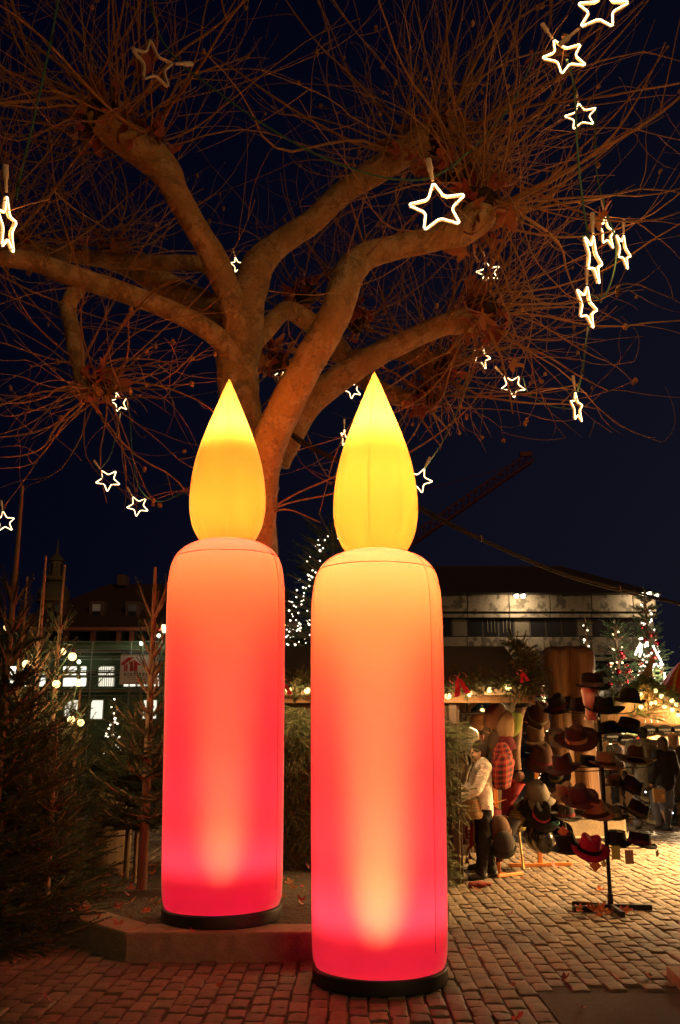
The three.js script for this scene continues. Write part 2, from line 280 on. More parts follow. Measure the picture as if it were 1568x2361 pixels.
// ---------------------------------------------------------------- the two inflatable candles
{
  const wax = new THREE.MeshPhysicalMaterial({ color: C(0.93, 0.05, 0.115), roughness: 0.97, transmission: 0.76, thickness: 0, ior: 1.3, side: THREE.DoubleSide, bumpMap: rep(T.weave, 10, 18), bumpScale: 0.0012 });
  const silk = new THREE.MeshPhysicalMaterial({ color: C(0.96, 0.30, 0.036), roughness: 0.97, transmission: 0.76, thickness: 0, ior: 1.3, side: THREE.DoubleSide, bumpMap: rep(T.weave, 8, 10), bumpScale: 0.0012 });
  const seamRed = std(0.5, 0.06, 0.05, 0.9), seamYel = std(0.75, 0.42, 0.05, 0.9), white = std(0.8, 0.75, 0.65, 0.7);
  const bodyProf = [[0.462, 0.102], [0.476, 0.14], [0.487, 0.24], [0.493, 0.5], [0.498, 0.9], [0.503, 1.4], [0.508, 2.0], [0.511, 2.45], [0.507, 2.68], [0.497, 2.80], [0.475, 2.90], [0.435, 2.98], [0.37, 3.04], [0.30, 3.075], [0.225, 3.097], [0.1, 3.105], [0.001, 3.107]];
  const flameProf = [[0.236, 3.095], [0.262, 3.14], [0.303, 3.225], [0.329, 3.33], [0.339, 3.43], [0.334, 3.58], [0.313, 3.74], [0.275, 3.91], [0.226, 4.06], [0.171, 4.21], [0.124, 4.33], [0.068, 4.47], [0.028, 4.57], [0.003, 4.63]];
  const lathe = (prof, n, gore) => {
    const c = new THREE.CatmullRomCurve3(prof.map(([r, y]) => V(r, y, 0))).getPoints(90);
    return grid(n, 90, (u, v) => { const q = c[Math.round(v * 90)], a = u * 2 * Math.PI, k = gore ? 1 - 0.006 * Math.pow(Math.abs(Math.cos(a * gore / 2)), 8) + 0.004 * Math.sin(a * 23 + q.y * 9) * Math.exp(-(((q.y - 3.16) / 0.08) ** 2)) : 1 + 0.0045 * Math.sin(a * 47 + 3 * Math.sin(a * 7)) * Math.exp(-(((q.y - 2.93) / 0.07) ** 2)) + 0.003 * Math.sin(a * 31) * Math.exp(-(((q.y - 0.18) / 0.06) ** 2)); return V(Math.cos(a) * q.x * k, q.y, Math.sin(a) * q.x * k); });
  };
  const along = (prof, a, out, y0 = 0, y1 = 9) => new THREE.CatmullRomCurve3(prof.map(([r, y]) => V(r, y, 0))).getPoints(40).filter((q) => q.y >= y0 && q.y <= y1).map((q) => V(Math.cos(a) * (q.x + out), q.y, Math.sin(a) * (q.x + out)));
  const body = lathe(bodyProf, 96), flame = lathe(flameProf, 96, 8);
  const ring = []; for (let k = 0; k <= 72; k++) { const a = k / 72 * 2 * Math.PI; ring.push(V(Math.cos(a) * 0.458, 2.945 + 0.003 * Math.sin(a * 31), Math.sin(a) * 0.458)); }
  const base = new THREE.LatheGeometry([[0.0, 0.0], [0.475, 0.0], [0.484, 0.012], [0.484, 0.086], [0.474, 0.1], [0.40, 0.102], [0.0, 0.102]].map(([r, y]) => new THREE.Vector2(r, y)), 64);
  const housing = new THREE.LatheGeometry([[0.0, 0.1], [0.15, 0.1], [0.15, 0.115], [0.05, 0.12], [0.05, 0.17], [0.15, 0.2], [0.17, 0.225], [0.16, 0.225], [0.0, 0.21]].map(([r, y]) => new THREE.Vector2(r, y)), 32);
  const dish = new THREE.LatheGeometry([[0.0, 3.86], [0.05, 3.86], [0.10, 3.89], [0.095, 3.895], [0.0, 3.87]].map(([r, y]) => new THREE.Vector2(r, y)), 24);
  const bulb = new THREE.SphereGeometry(0.035, 16, 12);
  const candle = (label, p, s, lean, k) => {
    const t = thing('inflatable_candle', label, 'inflatable candle', p, k.turn, undefined); t.scale.setScalar(s); t.rotation.z = lean;
    part('base_ring', base, M.black, t);
    const b = part('candle_body', body, wax, t);
    const f = part('flame', flame, silk, t);
    part('seam', tube(along(bodyProf, R(52), 0.001, 0.2), 0.0022, 5), seamRed, b); part('seam', tube(along(bodyProf, R(232), 0.0005, 0.2), 0.0022, 5), seamRed, b);
    part('seam', tube(ring, 0.0034, 5), seamRed, b);
    for (let i = 0; i < 8; i++) part('seam', tube(along(flameProf, i * Math.PI / 4 + Math.PI / 8, -0.0015), 0.0018, 5), seamYel, f);
    const h = part('lamp_housing', housing, M.blackMetal, t);
    const l1 = part('lamp_bulb', bulb, glow(1, 0.85, 0.6, 6), t); l1.position.set(0, 0.265, 0);
    const l2 = part('lamp_bulb', bulb, glow(1, 0.9, 0.6, 6), t); l2.position.set(0, 3.93, 0);
    part('lamp_dish', dish, M.blackMetal, f);
    const up = V(0, 1, 0), lc = C(1, 0.7, 0.52), yc = C(1, 0.92, 0.7), oc = C(0.3, 1, 0.1);
    for (const [cd, ang, pen] of k.low) spot(V(0, 0.265, 0), up, ang > 60 ? lc : C(1, 0.75, k.lb), cd, R(ang), pen, t, 1.5);
    for (const [cd, ang, pen] of k.high) spot(V(0, 3.93, 0), up, yc, cd, R(ang), pen, t, 7);
    const l3 = part('lamp_bulb', bulb, glow(1, 0.85, 0.5, 6), t); l3.position.set(0, 2.93, 0);
    pointLight(V(0, 2.93, 0), C(0.4, 1, 0.06), k.mid, t, 1.5);
    for (const [ly, lk] of [[3.72, 0.5], [3.34, 0.5]]) { const l4 = part('lamp_bulb', bulb, glow(1, 0.85, 0.5, 6), t); l4.position.set(0, ly, 0); pointLight(V(0, ly, 0), C(1, 0.86, 0.5), k.flame * lk, t, 2); }
    for (let i = 0; i < 4; i++) { const a = i * Math.PI / 2 + 0.785, lp = V(Math.sin(a) * 0.11, 0.15, Math.cos(a) * 0.11), m = part('lamp_bulb', bulb, glow(1, 0.3, 0.5, 2), t); m.scale.setScalar(0.4); m.position.copy(lp); pointLight(lp, C(1, 0.05, 0.75), 0.10, t, 1.5); }
    // a strip of lamps leaning inward, close to the front of the skin
    const st = [[0.33, 0.30, 0.5], [0.43, 0.30, 0.5], [0.55, 0.295, 0.46], [0.68, 0.29, 0.42], [0.86, 0.275, 0.40], [1.06, 0.26, 0.42], [1.28, 0.24, 0.42], [1.54, 0.21, 0.45], [1.84, 0.18, 0.5], [2.2, 0.14, 0.6]], fz = Math.atan2(-p.x, -p.z) - k.turn;
    const foot = V(Math.sin(fz) * 0.31, 0.22, Math.cos(fz) * 0.31), top = V(Math.sin(fz) * 0.11, 2.5, Math.cos(fz) * 0.11);
    part('lamp_wire', bar(foot, top, 0.0015), M.steel, t);
    const fine = []; st.forEach((a, i) => { const b = st[i + 1]; if (!b) return fine.push(a.map((v, c) => (c === 2 ? v / 3 : v))); for (let j = 0; j < 3; j++) fine.push(a.map((v, c) => (v + (b[c] - v) * j / 3) / (c === 2 ? 3 : 1))); });
    for (const [y, q, cd] of fine) { const lp = V(Math.sin(fz) * q, y, Math.cos(fz) * q), m = part('lamp_bulb', bulb, M.bulb, t); m.scale.setScalar(0.4); m.position.copy(lp); spot(lp, V(Math.sin(fz), 0.85, Math.cos(fz)), oc, cd * k.strip, R(58), 1, t, 1.5); }
    return t;
  };
  const pF = V(0.285, 0, -7.2), pR = V(-0.985, PL.h, -8.3);
  candle('tall red inflatable candle with glowing yellow flame, standing in front on the cobbles', pF, 1, 0, { turn: 0.2, low: [[3.2, 87, 0.3], [9, 45, 1], [26, 25, 1], [60, 14, 1]], high: [[12, 83, 0.9], [22, 40, 1]], mid: 15, flame: 3.0, strip: 3.7, lb: 0.5 });
  candle('tall red inflatable candle with yellow flame standing behind on the kerbed planter', pR, 1.032, 0.016, { turn: 0.5, low: [[2.6, 87, 0.3], [6, 45, 1], [16, 25, 1], [44, 14, 1]], high: [[11, 83, 0.9], [20, 40, 1]], mid: 8, flame: 2.9, strip: 1.9, lb: 0.8 });
}

// ---------------------------------------------------------------- the pollarded plane tree
const KNOTS = [];
{
  const limbLine = [], r = rng(77), tree = thing('plane_tree', 'pollarded plane tree with mottled bark and bare shoots, growing in the kerbed planter', 'tree');
  const limb = (name, list, seed) => {
    const P = list.map(([x, y, z]) => at(x, y, z)), W = list.map(([x, y, z, w], i) => w / ppm(P[i]));
    const n = (list.length - 1) * 8, c = new THREE.CatmullRomCurve3(P, false, 'centripetal'), pts = [], rad = []; if (name === 'limb') limbLine.push(c);
    for (let k = 0; k <= n; k++) {
      const t = k / n, i = Math.min(list.length - 2, Math.floor(t * (list.length - 1))), f = t * (list.length - 1) - i, s = f * f * (3 - 2 * f);
      pts.push(c.getPoint(t)); rad.push(W[i] + (W[i + 1] - W[i]) * s);
    }
    part(name, tube(pts, rad, 18, (len, a, k) => 1 + 0.10 * (pn(len * 3.1 + seed, a * 4, 4096, seed) - 0.5) + 0.07 * (pn(len * 9, a * 8, 4096, seed + 9) - 0.5)), M.bark, tree);
    return P;
  };
  const L = [
    ['trunk', [[588, 2120, 10, 56], [588, 2060, 10, 52], [588, 1900, 10, 49], [590, 1500, 10, 49], [590, 1250, 10, 50], [572, 1080, 10, 49], [556, 950, 10, 47], [546, 860, 10, 48], [548, 790, 10, 55], [560, 730, 10, 50], [572, 680, 10, 42], [588, 630, 10, 38], [600, 600, 10, 36]]],
    ['limb', [[582, 650, 10, 36], [600, 605, 10, 35], [640, 565, 10, 30], [720, 510, 9.9, 27], [790, 445, 9.8, 27], [865, 398, 9.7, 30], [930, 352, 9.6, 33], [985, 318, 9.5, 36], [1010, 300, 9.5, 20]]],
    ['limb', [[552, 790, 9.9, 36], [536, 700, 9.75, 32], [500, 610, 9.6, 30], [455, 530, 9.4, 29], [408, 450, 9.2, 30], [380, 395, 9.1, 37], [335, 350, 9.0, 44], [272, 308, 8.9, 38], [230, 275, 8.8, 34], [215, 255, 8.8, 18]]],
    ['limb', [[545, 830, 9.9, 30], [510, 785, 9.8, 25], [440, 738, 9.6, 24], [350, 698, 9.4, 23], [250, 662, 9.2, 25], [165, 635, 9.0, 25], [90, 607, 8.9, 23], [0, 592, 8.7, 21], [-70, 575, 8.6, 26], [-110, 560, 8.6, 14]]],
    ['limb', [[545, 760, 10.2, 36], [490, 715, 10.5, 36], [420, 680, 10.8, 32], [350, 640, 11.0, 30], [300, 618, 11.2, 22], [250, 604, 11.3, 17]]],
    ['limb', [[510, 650, 10.1, 20], [470, 612, 10.2, 18], [350, 606, 10.4, 18], [250, 600, 10.5, 18], [150, 586, 10.6, 17], [60, 578, 10.7, 18], [20, 574, 10.8, 12]]],
    ['limb', [[195, 648, 9.1, 14], [178, 668, 9.1, 20], [158, 705, 9.1, 19], [166, 760, 9.1, 17], [176, 815, 9.1, 20], [182, 850, 9.1, 16], [196, 885, 9.1, 20], [218, 898, 9.1, 15]]],
    ['limb', [[594, 1260, 9.8, 38], [600, 1160, 9.6, 40], [612, 1050, 9.3, 40], [652, 945, 9.0, 40], [712, 835, 8.7, 37], [768, 735, 8.5, 36], [792, 668, 8.5, 36], [812, 618, 8.6, 36], [850, 588, 8.7, 31], [930, 567, 8.7, 28], [1010, 548, 8.6, 30], [1065, 528, 8.5, 38], [1105, 495, 8.5, 40], [1120, 465, 8.5, 20]]],
    ['limb', [[640, 1070, 10.2, 30], [662, 1010, 10.2, 36], [705, 940, 10.2, 34], [770, 882, 10.1, 32], [850, 830, 10.0, 28], [940, 785, 10.0, 25], [1020, 750, 10, 25], [1085, 738, 10, 31], [1125, 735, 10, 20]]],
    ['limb', [[585, 790, 10.2, 22], [612, 762, 10.4, 22], [640, 730, 10.6, 21], [668, 716, 10.8, 22], [720, 748, 11, 25], [775, 800, 11.2, 27], [815, 850, 11.4, 26], [870, 895, 11.5, 22], [930, 918, 11.5, 20], [970, 922, 11.5, 24], [992, 918, 11.5, 12]]],
    ['limb', [[800, 830, 11.2, 20], [880, 812, 11.3, 16], [940, 818, 11.3, 18], [990, 838, 11.3, 24], [1025, 850, 11.3, 20]]],
  ];
  L.forEach(([n, l], i) => limb(n, l, i * 3 + 1));
  // knuckles: [px, py, depth, knob radius in px, shoots, upward pull, main direction]
  const K = [
    [232, 268, 8.8, 44, 95, 0.5, V(-0.5, 0.85, 0.3)], [345, 318, 9.0, 34, 40, 0.5, V(0.4, 0.8, 0.3)], [1000, 318, 9.5, 44, 95, 0.5, V(0.25, 0.95, 0.25)], [925, 355, 9.6, 26, 34, 0.45, V(-0.3, 0.9, 0)], [1112, 470, 8.5, 44, 100, 0.42, V(0.75, 0.6, 0.3)], [1060, 400, 9.0, 36, 60, 0.5, V(0.3, 0.9, 0.4)],
    [1112, 715, 10, 42, 95, 0.22, V(0.95, 0.25, 0.1)], [1012, 845, 11.3, 30, 60, 0.15, V(0.95, 0.1, 0)], [980, 918, 11.5, 30, 60, 0.1, V(0.95, 0.0, 0)], [225, 892, 9.1, 28, 80, 0.0, V(0.2, -0.2, 0.2)], [-70, 570, 8.6, 34, 70, 0.3, V(-0.2, 0.5, 0.2)], [40, 572, 10.7, 28, 60, 0.35, V(-0.1, 0.9, 0)],
    [250, 590, 11.2, 24, 44, 0.4, V(-0.1, 0.9, -0.2)], [700, 680, 11.5, 30, 40, 0.35, V(0.3, 0.9, -0.3)], [640, 835, 11.2, 26, 26, 0.1, V(0.5, 0.2, -0.4)], [820, 745, 11.6, 26, 36, 0.3, V(0.5, 0.7, -0.3)], [-140, 330, 9.5, 40, 60, 0.45, V(0.4, 0.8, 0.1)], [640, -170, 9.5, 40, 60, 0.2, V(0.1, 0.3, 0.2)],
  ];
  const thin = new Tubes(), pods = [], leafAt = [];
  const shoot = (out, o, d, len, r0, pull, depth) => {
    const n = depth ? 7 : 12, bend = V(), pts = [o.clone()], p = o.clone(), q = d.clone().normalize();
    for (let k = 1; k <= n; k++) {
      if (k % 3 === 1) bend.set(r() - 0.5, r() - 0.5, r() - 0.5).multiplyScalar(0.36); q.add(bend); q.x += (r() - 0.5) * 0.15; q.y += (r() - 0.5) * 0.15 + pull * 0.09; q.z += (r() - 0.5) * 0.15; q.normalize();
      p.addScaledVector(q, len / n); const sx = CX + p.x / axial(p) * FPX, sy = CY - ((p.y - EYE) * cp + p.z * sp) / axial(p) * FPX;
      if (k > 2 && sy > (sx > 900 ? 1020 : sx > 450 ? 1190 : 1150 + 0.2 * (450 - sx))) break; pts.push(p.clone());   // shoots end well above head height
      if (!depth && k > 2 && r() < 0.27) shoot(thin, p, q.clone().add(V(r() - 0.5, r() - 0.4, r() - 0.5).multiplyScalar(1.7)), len * (0.16 + r() * 0.34), r0 * 0.45, pull, 1);
    }
    out.add(pts, (t) => r0 * (1 - 0.72 * t) * (k3(t)), depth ? 4 : 5, false);
    if (r() < (depth ? 0.12 : 0.22)) pods.push(pts[pts.length - 1].clone()); return pts;
  };
  const k3 = (t) => 1 + 0.12 * Math.sin(t * 40);
  K.forEach(([x, y, z, w, n, pull, dir], ki) => {
    const c = at(x, y, z), R0 = w / ppm(c) * 0.85; KNOTS.push(c);
    if (ki !== 17 && ki !== 16) part('knuckle', grid(20, 14, (u, v) => { const a = u * 6.2832, b = v * Math.PI, s = R0 * (0.75 + 0.6 * pn(Math.cos(a) * 2 + 9 + ki * 5, Math.sin(a) * 2 + v * 5 + 20, 4096, ki)); return c.clone().add(V(Math.sin(b) * Math.cos(a) * s, Math.cos(b) * s * 0.9, Math.sin(b) * Math.sin(a) * s)); }), M.knot, tree);
    dir.normalize();
    for (let i = 0; i < n * 0.44; i++) {
      const d = V(r() * 2 - 1, r() * 2 - 1, (r() * 2 - 1) * 0.8).normalize().addScaledVector(dir, 0.2 + r() * 0.7), o = c.clone().addScaledVector(d.clone().normalize(), R0 * 0.5).add(V(r() - 0.5, r() - 0.5, r() - 0.5).multiplyScalar(R0 * 2.4));
      const len = (0.9 + r() * 2.7) * (ki === 9 ? 0.75 : 1), big = i < 5 && ki < 9;
      if (big) { const tb = new Tubes(); shoot(tb, o, d, len * 1.25, 0.021, pull, 0); part('shoot', tb.geo(), M.twig, tree); }
      else shoot(thin, o, d, len, 0.006 + r() * 0.0095, pull, 0);
    }
    const nl = Math.round(w / 1.25); for (let i = 0; i < nl; i++) leafAt.push(c.clone().add(V(r() - 0.5, r() - 0.5, r() - 0.5).multiplyScalar(R0 * 3.0)));
  });
  for (const c of limbLine) for (let i = 0; i < 22; i++) {
    const t = 0.4 + 0.6 * Math.sqrt(r()), o = c.getPoint(t), tg = c.getTangent(t), d = V(r() - 0.5, r() * 0.9 - 0.15, r() - 0.5).normalize().addScaledVector(tg, r() * 0.9);
    shoot(thin, o, d, 0.7 + r() * 2.4, 0.005 + r() * 0.006, r() * 0.5, 0);
  }
  // long low shoots that arch across behind the candles
  for (const l of [[[590, 1195], [680, 1140], [800, 1085], [930, 1000]], [[590, 1200], [650, 1165], [760, 1140], [830, 1120]], [[600, 1190], [660, 1175], [740, 1205]], [[820, 1100], [950, 1040], [1060, 960], [1130, 880]]])
    part('shoot', tube(curve(l.map(([x, y], i) => at(x, y, 9.6 - i * 0.1)), 24), (t) => 0.013 * (1 - 0.6 * t), 5), M.twig, tree);
  part('twigs', thin.geo(), M.twig, tree, { kind: 'stuff' });
  { const g = new THREE.IcosahedronGeometry(0.028, 0), m = new THREE.InstancedMesh(g, std(0.22, 0.11, 0.05, 0.9), pods.length), o = new THREE.Object3D(); pods.forEach((p, i) => { o.position.copy(p); o.rotation.set(i, i * 2, 0); o.scale.set(0.7 + r() * 0.5, 0.8 + r() * 0.9, 0.6 + r() * 0.5); o.updateMatrix(); m.setMatrixAt(i, o.matrix); }); m.name = 'seed_balls'; m.userData.kind = 'stuff'; tree.add(m); }
  // lobed plane leaves, curled and brown
  var leafGeo = (seed) => {
    const q = rng(seed), n = 26, lobes = [0.55, 0.8, 1.0, 0.8, 0.55], pos = [0, 0.02, 0], ix = [], curl = 0.4 + q() * 0.9, twist = (q() - 0.5) * 1.2;
    for (let k = 0; k < n; k++) {
      const a = (k / (n - 1) - 0.5) * 4.7, f = (a / 4.7 + 0.5) * 4, li = Math.round(f), off = Math.abs(f - li) * 2, rr = 0.11 * lobes[li] * (1 - 0.55 * Math.pow(off, 0.8)) * (0.9 + q() * 0.2);
      const x = Math.sin(a) * rr, y = Math.cos(a) * rr + 0.02; pos.push(x, y, (curl * (x * x + y * y) * 5 + twist * x * y * 6) * (0.7 + q() * 0.5));
      if (k) ix.push(0, k, k + 1);
    }
    const g = new THREE.BufferGeometry(); g.setAttribute('position', new THREE.Float32BufferAttribute(pos, 3)); g.setIndex(ix); g.computeVertexNormals(); return g;
  };
  var leaves = [1, 2, 3, 4, 5].map(leafGeo);
  for (const [x, y, z] of [[1172, 840, 9.6], [1055, 690, 9.7], [1375, 495, 8.6], [985, 372, 9.4], [630, 1120, 9.7], [1040, 240, 9.4], [1130, 540, 8.6], [1080, 575, 8.6], [760, 650, 11], [690, 650, 11.2], [1075, 640, 9.9], [1230, 120, 8.2], [350, 160, 8.9], [330, 130, 8.9]]) for (let k = 0; k < 2; k++) leafAt.push(at(x + k * 14, y + k * 10, z));
  leafAt.forEach((p, i) => { const m = part('dead_leaf', leaves[i % 5], M.deadLeaf[(r() * 4) | 0], tree); m.position.copy(p); m.rotation.set(r() * 6, r() * 6, r() * 6); m.scale.setScalar(0.9 + r() * 1.3); });
}

// ---------------------------------------------------------------- rope-light stars and their cables
{
  const R0 = 0.2, starPts = [];
  for (let k = 0; k < 10; k++) { const a = k * Math.PI / 5 + Math.PI / 2, q = k % 2 ? 0.46 * R0 : R0; starPts.push(V(Math.cos(a) * q, Math.sin(a) * q, 0)); }
  const path = []; for (let k = 0; k < 10; k++) { const a = starPts[k], b = starPts[(k + 1) % 10]; for (let i = 0; i < 4; i++) path.push(a.clone().lerp(b, (i + 0.5) / 4).multiplyScalar(1)); } path.push(path[0].clone());
  const rope = tube(path, 0.0095, 7), beads = merge(curve(path, 110).slice(0, 110).map((p) => new THREE.IcosahedronGeometry(0.0078, 1).translate(p.x, p.y, p.z + 0.004))), wire = tube(path.map((p) => p.clone().setZ(-0.017)), 0.004, 5), unlit = M.clear;
  const plug = merge([bar(V(0, R0 + 0.02, 0), V(0, R0 + 0.12, 0), 0.012, 8), bar(V(0, R0 + 0.11, 0), V(0, R0 + 0.2, 0), 0.02, 8)]);
  const clip = new THREE.CylinderGeometry(0.0145, 0.0145, 0.006, 8);
  const star = (px, py, rp, w, roll, label, lit = true, sc = 1) => {
    const r = ray(px, py).multiplyScalar(FPX * R0 * sc / rp), p = r.add(camera.position);
    const t = thing('star_light', label, 'star light', p); t.rotation.set(-0.12, Math.atan2(-p.x, -p.z) + Math.acos(Math.min(1, w)), R(roll), 'YXZ'); if (w < 0.95) t.rotation.x = 0; t.scale.setScalar(sc);
    part('light_rope', rope, lit ? M.star : unlit, t); if (lit) part('led_beads', beads, M.bead, t, { kind: 'stuff' }); part('wire_frame', wire, M.clear, t); part('plug', plug, M.clear, t);
    for (const k of [1, 8, 15, 22, 29, 36]) { const c = part('clip', clip, M.clear, t); c.position.copy(path[k]); c.quaternion.setFromUnitVectors(V(0, 1, 0), path[k + 1].clone().sub(path[k]).normalize()); }
    if (lit) { const l = pointLight(V(0, 0, 0.03), C(1, 0.44, 0.12), 0.75, t, 6); l.castShadow = true; }
    return p;
  };
  const S = [
    [355, 147, 60, 0.85, -60, 'unlit clear rope star hanging by the top left knuckle of the plane tree', false],
    [16, 520, 68, 0.35, 18, 'lit star seen nearly edge-on at the left edge, below the green cable'],
    [1010, 478, 70, 1, 8, 'large lit star in front of the knuckle where the right-hand limb ends'],
    [1387, 22, 62, 1, 128, 'lit star cut by the top edge of the picture on the right'],
    [1302, 130, 54, 0.96, 24, 'lit star just below the one cut by the top edge'],
    [1340, 268, 39, 1, 6, 'lit star half hidden by twigs, third from the top on the right'],
    [1368, 595, 62, 0.3, -8, 'bright lit star seen edge-on at the end of the long right-hand cable'],
    [1398, 535, 42, 0.45, 6, 'small narrow lit star below an orange dead leaf on the right'],
    [1437, 578, 45, 0.34, -12, 'rightmost lit star, seen edge-on beside the night sky'],
    [1353, 706, 54, 0.42, -8, 'lit narrow star hanging under the bright edge-on star on the right'],
    [1330, 940, 38, 0.36, 8, 'lowest lit star on the right, hanging alone before the dark sky'],
    [1126, 628, 29, 1, 10, 'lit star half covered by twigs above the end of the lower right limb'],
    [1110, 822, 31, 0.68, -12, 'lit star hanging just under the knuckle of the lower right limb'],
    [1182, 890, 31, 0.95, 38, 'lit star below a red dead leaf, right of the front candle flame'],
    [966, 1108, 32, 1, -24, 'lit star half hidden behind the right side of the front flame'],
    [812, 898, 24, 0.9, 30, 'lit star half hidden left of the front flame tip'],
    [275, 928, 24, 0.85, 24, 'lit star hanging beside the drooping stub of the left limb'],
    [249, 1107, 29, 1, 36, 'lit star on the left, upper one of the low hanging pair'],
    [318, 1167, 26, 1, 30, 'lit star on the left, lower one of the low hanging pair'],
    [10, 1203, 26, 0.95, 10, 'lit star behind the bare spruce stem at the left edge'],
    [547, 612, 20, 0.8, 20, 'lit star showing behind the fork of the plane tree'],
    [645, 866, 17, 0.7, 30, 'lit star behind the slanting limb, right of the trunk'],
    [823, 738, 15, 0.6, 30, 'tiny lit star behind leaves, above the front flame'],
    [794, 1012, 24, 0.35, 0, 'narrow lit star seen edge-on just left of the front flame'],
  ];
  const sp = S.map((a) => star(...a)); const P = (i, dx = 0, dy = 0) => { const p = sp[i], a = axial(p); return p.clone().add(V(dx / FPX * a, -dy / FPX * a, 0)); };
  const cable = (label, pts, r = 0.007) => { const t = thing('light_cable', label, 'cable'); part('cable', tube(curve(pts, pts.length * 8), r, 6), M.cable, t); for (const k of [1, pts.length - 2]) { const c = part('connector', box(0.03, 0.07, 0.03, 0, 0, 0, 0.006), M.socket, t); c.position.copy(pts[k]); } return t; };
  const Z = (list, z) => list.map(([x, y], i) => at(x, y, Array.isArray(z) ? z[0] + (z[1] - z[0]) * i / (list.length - 1) : z));
  cable('green cable sagging across the crown from the unlit star to the large star', Z([[335, -40], [350, 20], [372, 90], [418, 148], [470, 188], [540, 240], [600, 282], [680, 330], [760, 370], [840, 398], [910, 413], [985, 412], [1040, 385], [1078, 352]], [7.8, 7.4]), 0.01);
  cable('green cable dropping down to the edge-on star at the left edge', Z([[140, -30], [118, 90], [95, 200], [70, 310], [52, 385], [42, 430], [38, 458]], [7.4, 7.0]), 0.011);
  cable('long green cable hanging through the right-hand stars', [P(4, 5, 10), ...Z([[1325, 210], [1332, 350], [1342, 450], [1355, 540]], 7.6), P(6, -20, -56)], 0.011);
  cable('green cable hanging from the narrow star to the lowest right star', [P(9, 0, 50), ...Z([[1350, 800], [1342, 860]], 10.5), P(10, 4, -40)], 0.011);
  cable('green cable looping from the star below the red leaf to the lowest right star', [P(13, 25, -20), ...Z([[1225, 912], [1268, 935], [1300, 941]], 12.5), P(10, -12, 0)], 0.007);
  cable('green cable running down behind the two narrow stars on the right', Z([[1375, 250], [1372, 330], [1376, 400], [1392, 470], [1420, 560], [1412, 640], [1385, 690], [1362, 680]], 8.8), 0.009);
  cable('green cable from the stub star down to the upper low left star', [P(16, 4, 26), ...Z([[272, 985], [258, 1040]], 15.5), P(17, -18, -26)], 0.009);
  cable('green cable from the stub star down to the lower low left star', [P(16, 16, -14), ...Z([[300, 970], [306, 1050], [314, 1105], [325, 1130], [345, 1150], [375, 1156], [410, 1142], [440, 1132]], 16)], 0.009);
  cable('green cable hanging in the twigs from the knuckle toward the star right of the flame', Z([[1235, 120], [1180, 240], [1130, 300], [1080, 355]], 8.4), 0.009);
  cable('green cable slanting down from the twigs to the half hidden star', [...Z([[1080, 640], [1100, 700], [1095, 780], [1070, 900], [1030, 1000]], 12), P(14, 14, -28)], 0.008);
}
// the thick supply cable from the trunk out over the stalls
{ const t = thing('supply_cable', 'thick dark supply cable running from the trunk across the sky to the right', 'cable'); const pts = [[655, 985, 9.8], [700, 1018, 10], [780, 1062, 10.3], [880, 1122, 10.8], [970, 1170, 11.2], [1110, 1242, 12], [1300, 1322, 13.5], [1430, 1357, 14.6], [1568, 1391, 16], [1700, 1425, 17.2]].map((a) => at(...a)); part('cable', tube(curve(pts, 60), 0.02, 7), std(0.012, 0.008, 0.008, 0.9), t); part('cable', tube(curve(pts.map((p, i) => p.clone().add(V(0, -0.035 - 0.012 * Math.sin(i * 2.1), 0))), 60), 0.014, 7), std(0.012, 0.008, 0.008, 0.9), t); for (const k of [5, 7]) { const c = part('cable_tie', new THREE.TorusGeometry(0.04, 0.006, 6, 14), std(0.4, 0.25, 0.12, 0.5), t); c.position.copy(pts[k]); c.rotation.y = 1.5; } }

// ---------------------------------------------------------------- conifers
const NEEDLE = (() => {
  const make = (seed, n, len, nl, nw, flat) => {
    const q = rng(seed), p = [], ix = [], nn = [];
    for (let i = 0; i < n; i++) {
      const t = q(), a = q() * 6.283, y = t * len, s = (0.45 + 0.55 * Math.sqrt(1 - t * t * 0.7)) * nl, d = V(Math.cos(a), 0.75 + q() * 0.5, Math.sin(a) * flat).normalize(), b = p.length / 3, w = V(-Math.sin(a), 0, Math.cos(a)).multiplyScalar(nw / 2);
      for (const [k, e] of [[-1, 0], [1, 0], [0, 1]]) p.push(w.x * k + d.x * s * e, y + d.y * s * e, w.z * k + d.z * s * e);
      ix.push(b, b + 1, b + 2);
    }
    for (let k = 0; k < 4; k++) { const a = k * 2.09, b = p.length / 3; p.push(Math.cos(a) * 0.004, 0, Math.sin(a) * 0.004, Math.cos(a + 2.09) * 0.004, 0, Math.sin(a + 2.09) * 0.004, 0, len, 0); ix.push(b, b + 1, b + 2); }
    const g = new THREE.BufferGeometry(); g.setAttribute('position', new THREE.Float32BufferAttribute(p, 3)); g.setIndex(ix); g.computeVertexNormals(); return g;
  };
  return { near: make(1, 150, 0.17, 0.025, 0.0042, 1), mid: make(2, 60, 0.2, 0.035, 0.007, 1), far: make(3, 30, 0.4, 0.09, 0.022, 1), fir: make(4, 120, 0.2, 0.034, 0.005, 0.8), xmas: make(5, 70, 0.3, 0.06, 0.013, 1) };
})();
const needleMat = (r, g, b) => new THREE.MeshStandardMaterial({ color: C(r, g, b), roughness: 0.7, side: THREE.DoubleSide });
const NM = { dark: needleMat(1, 1, 1) };
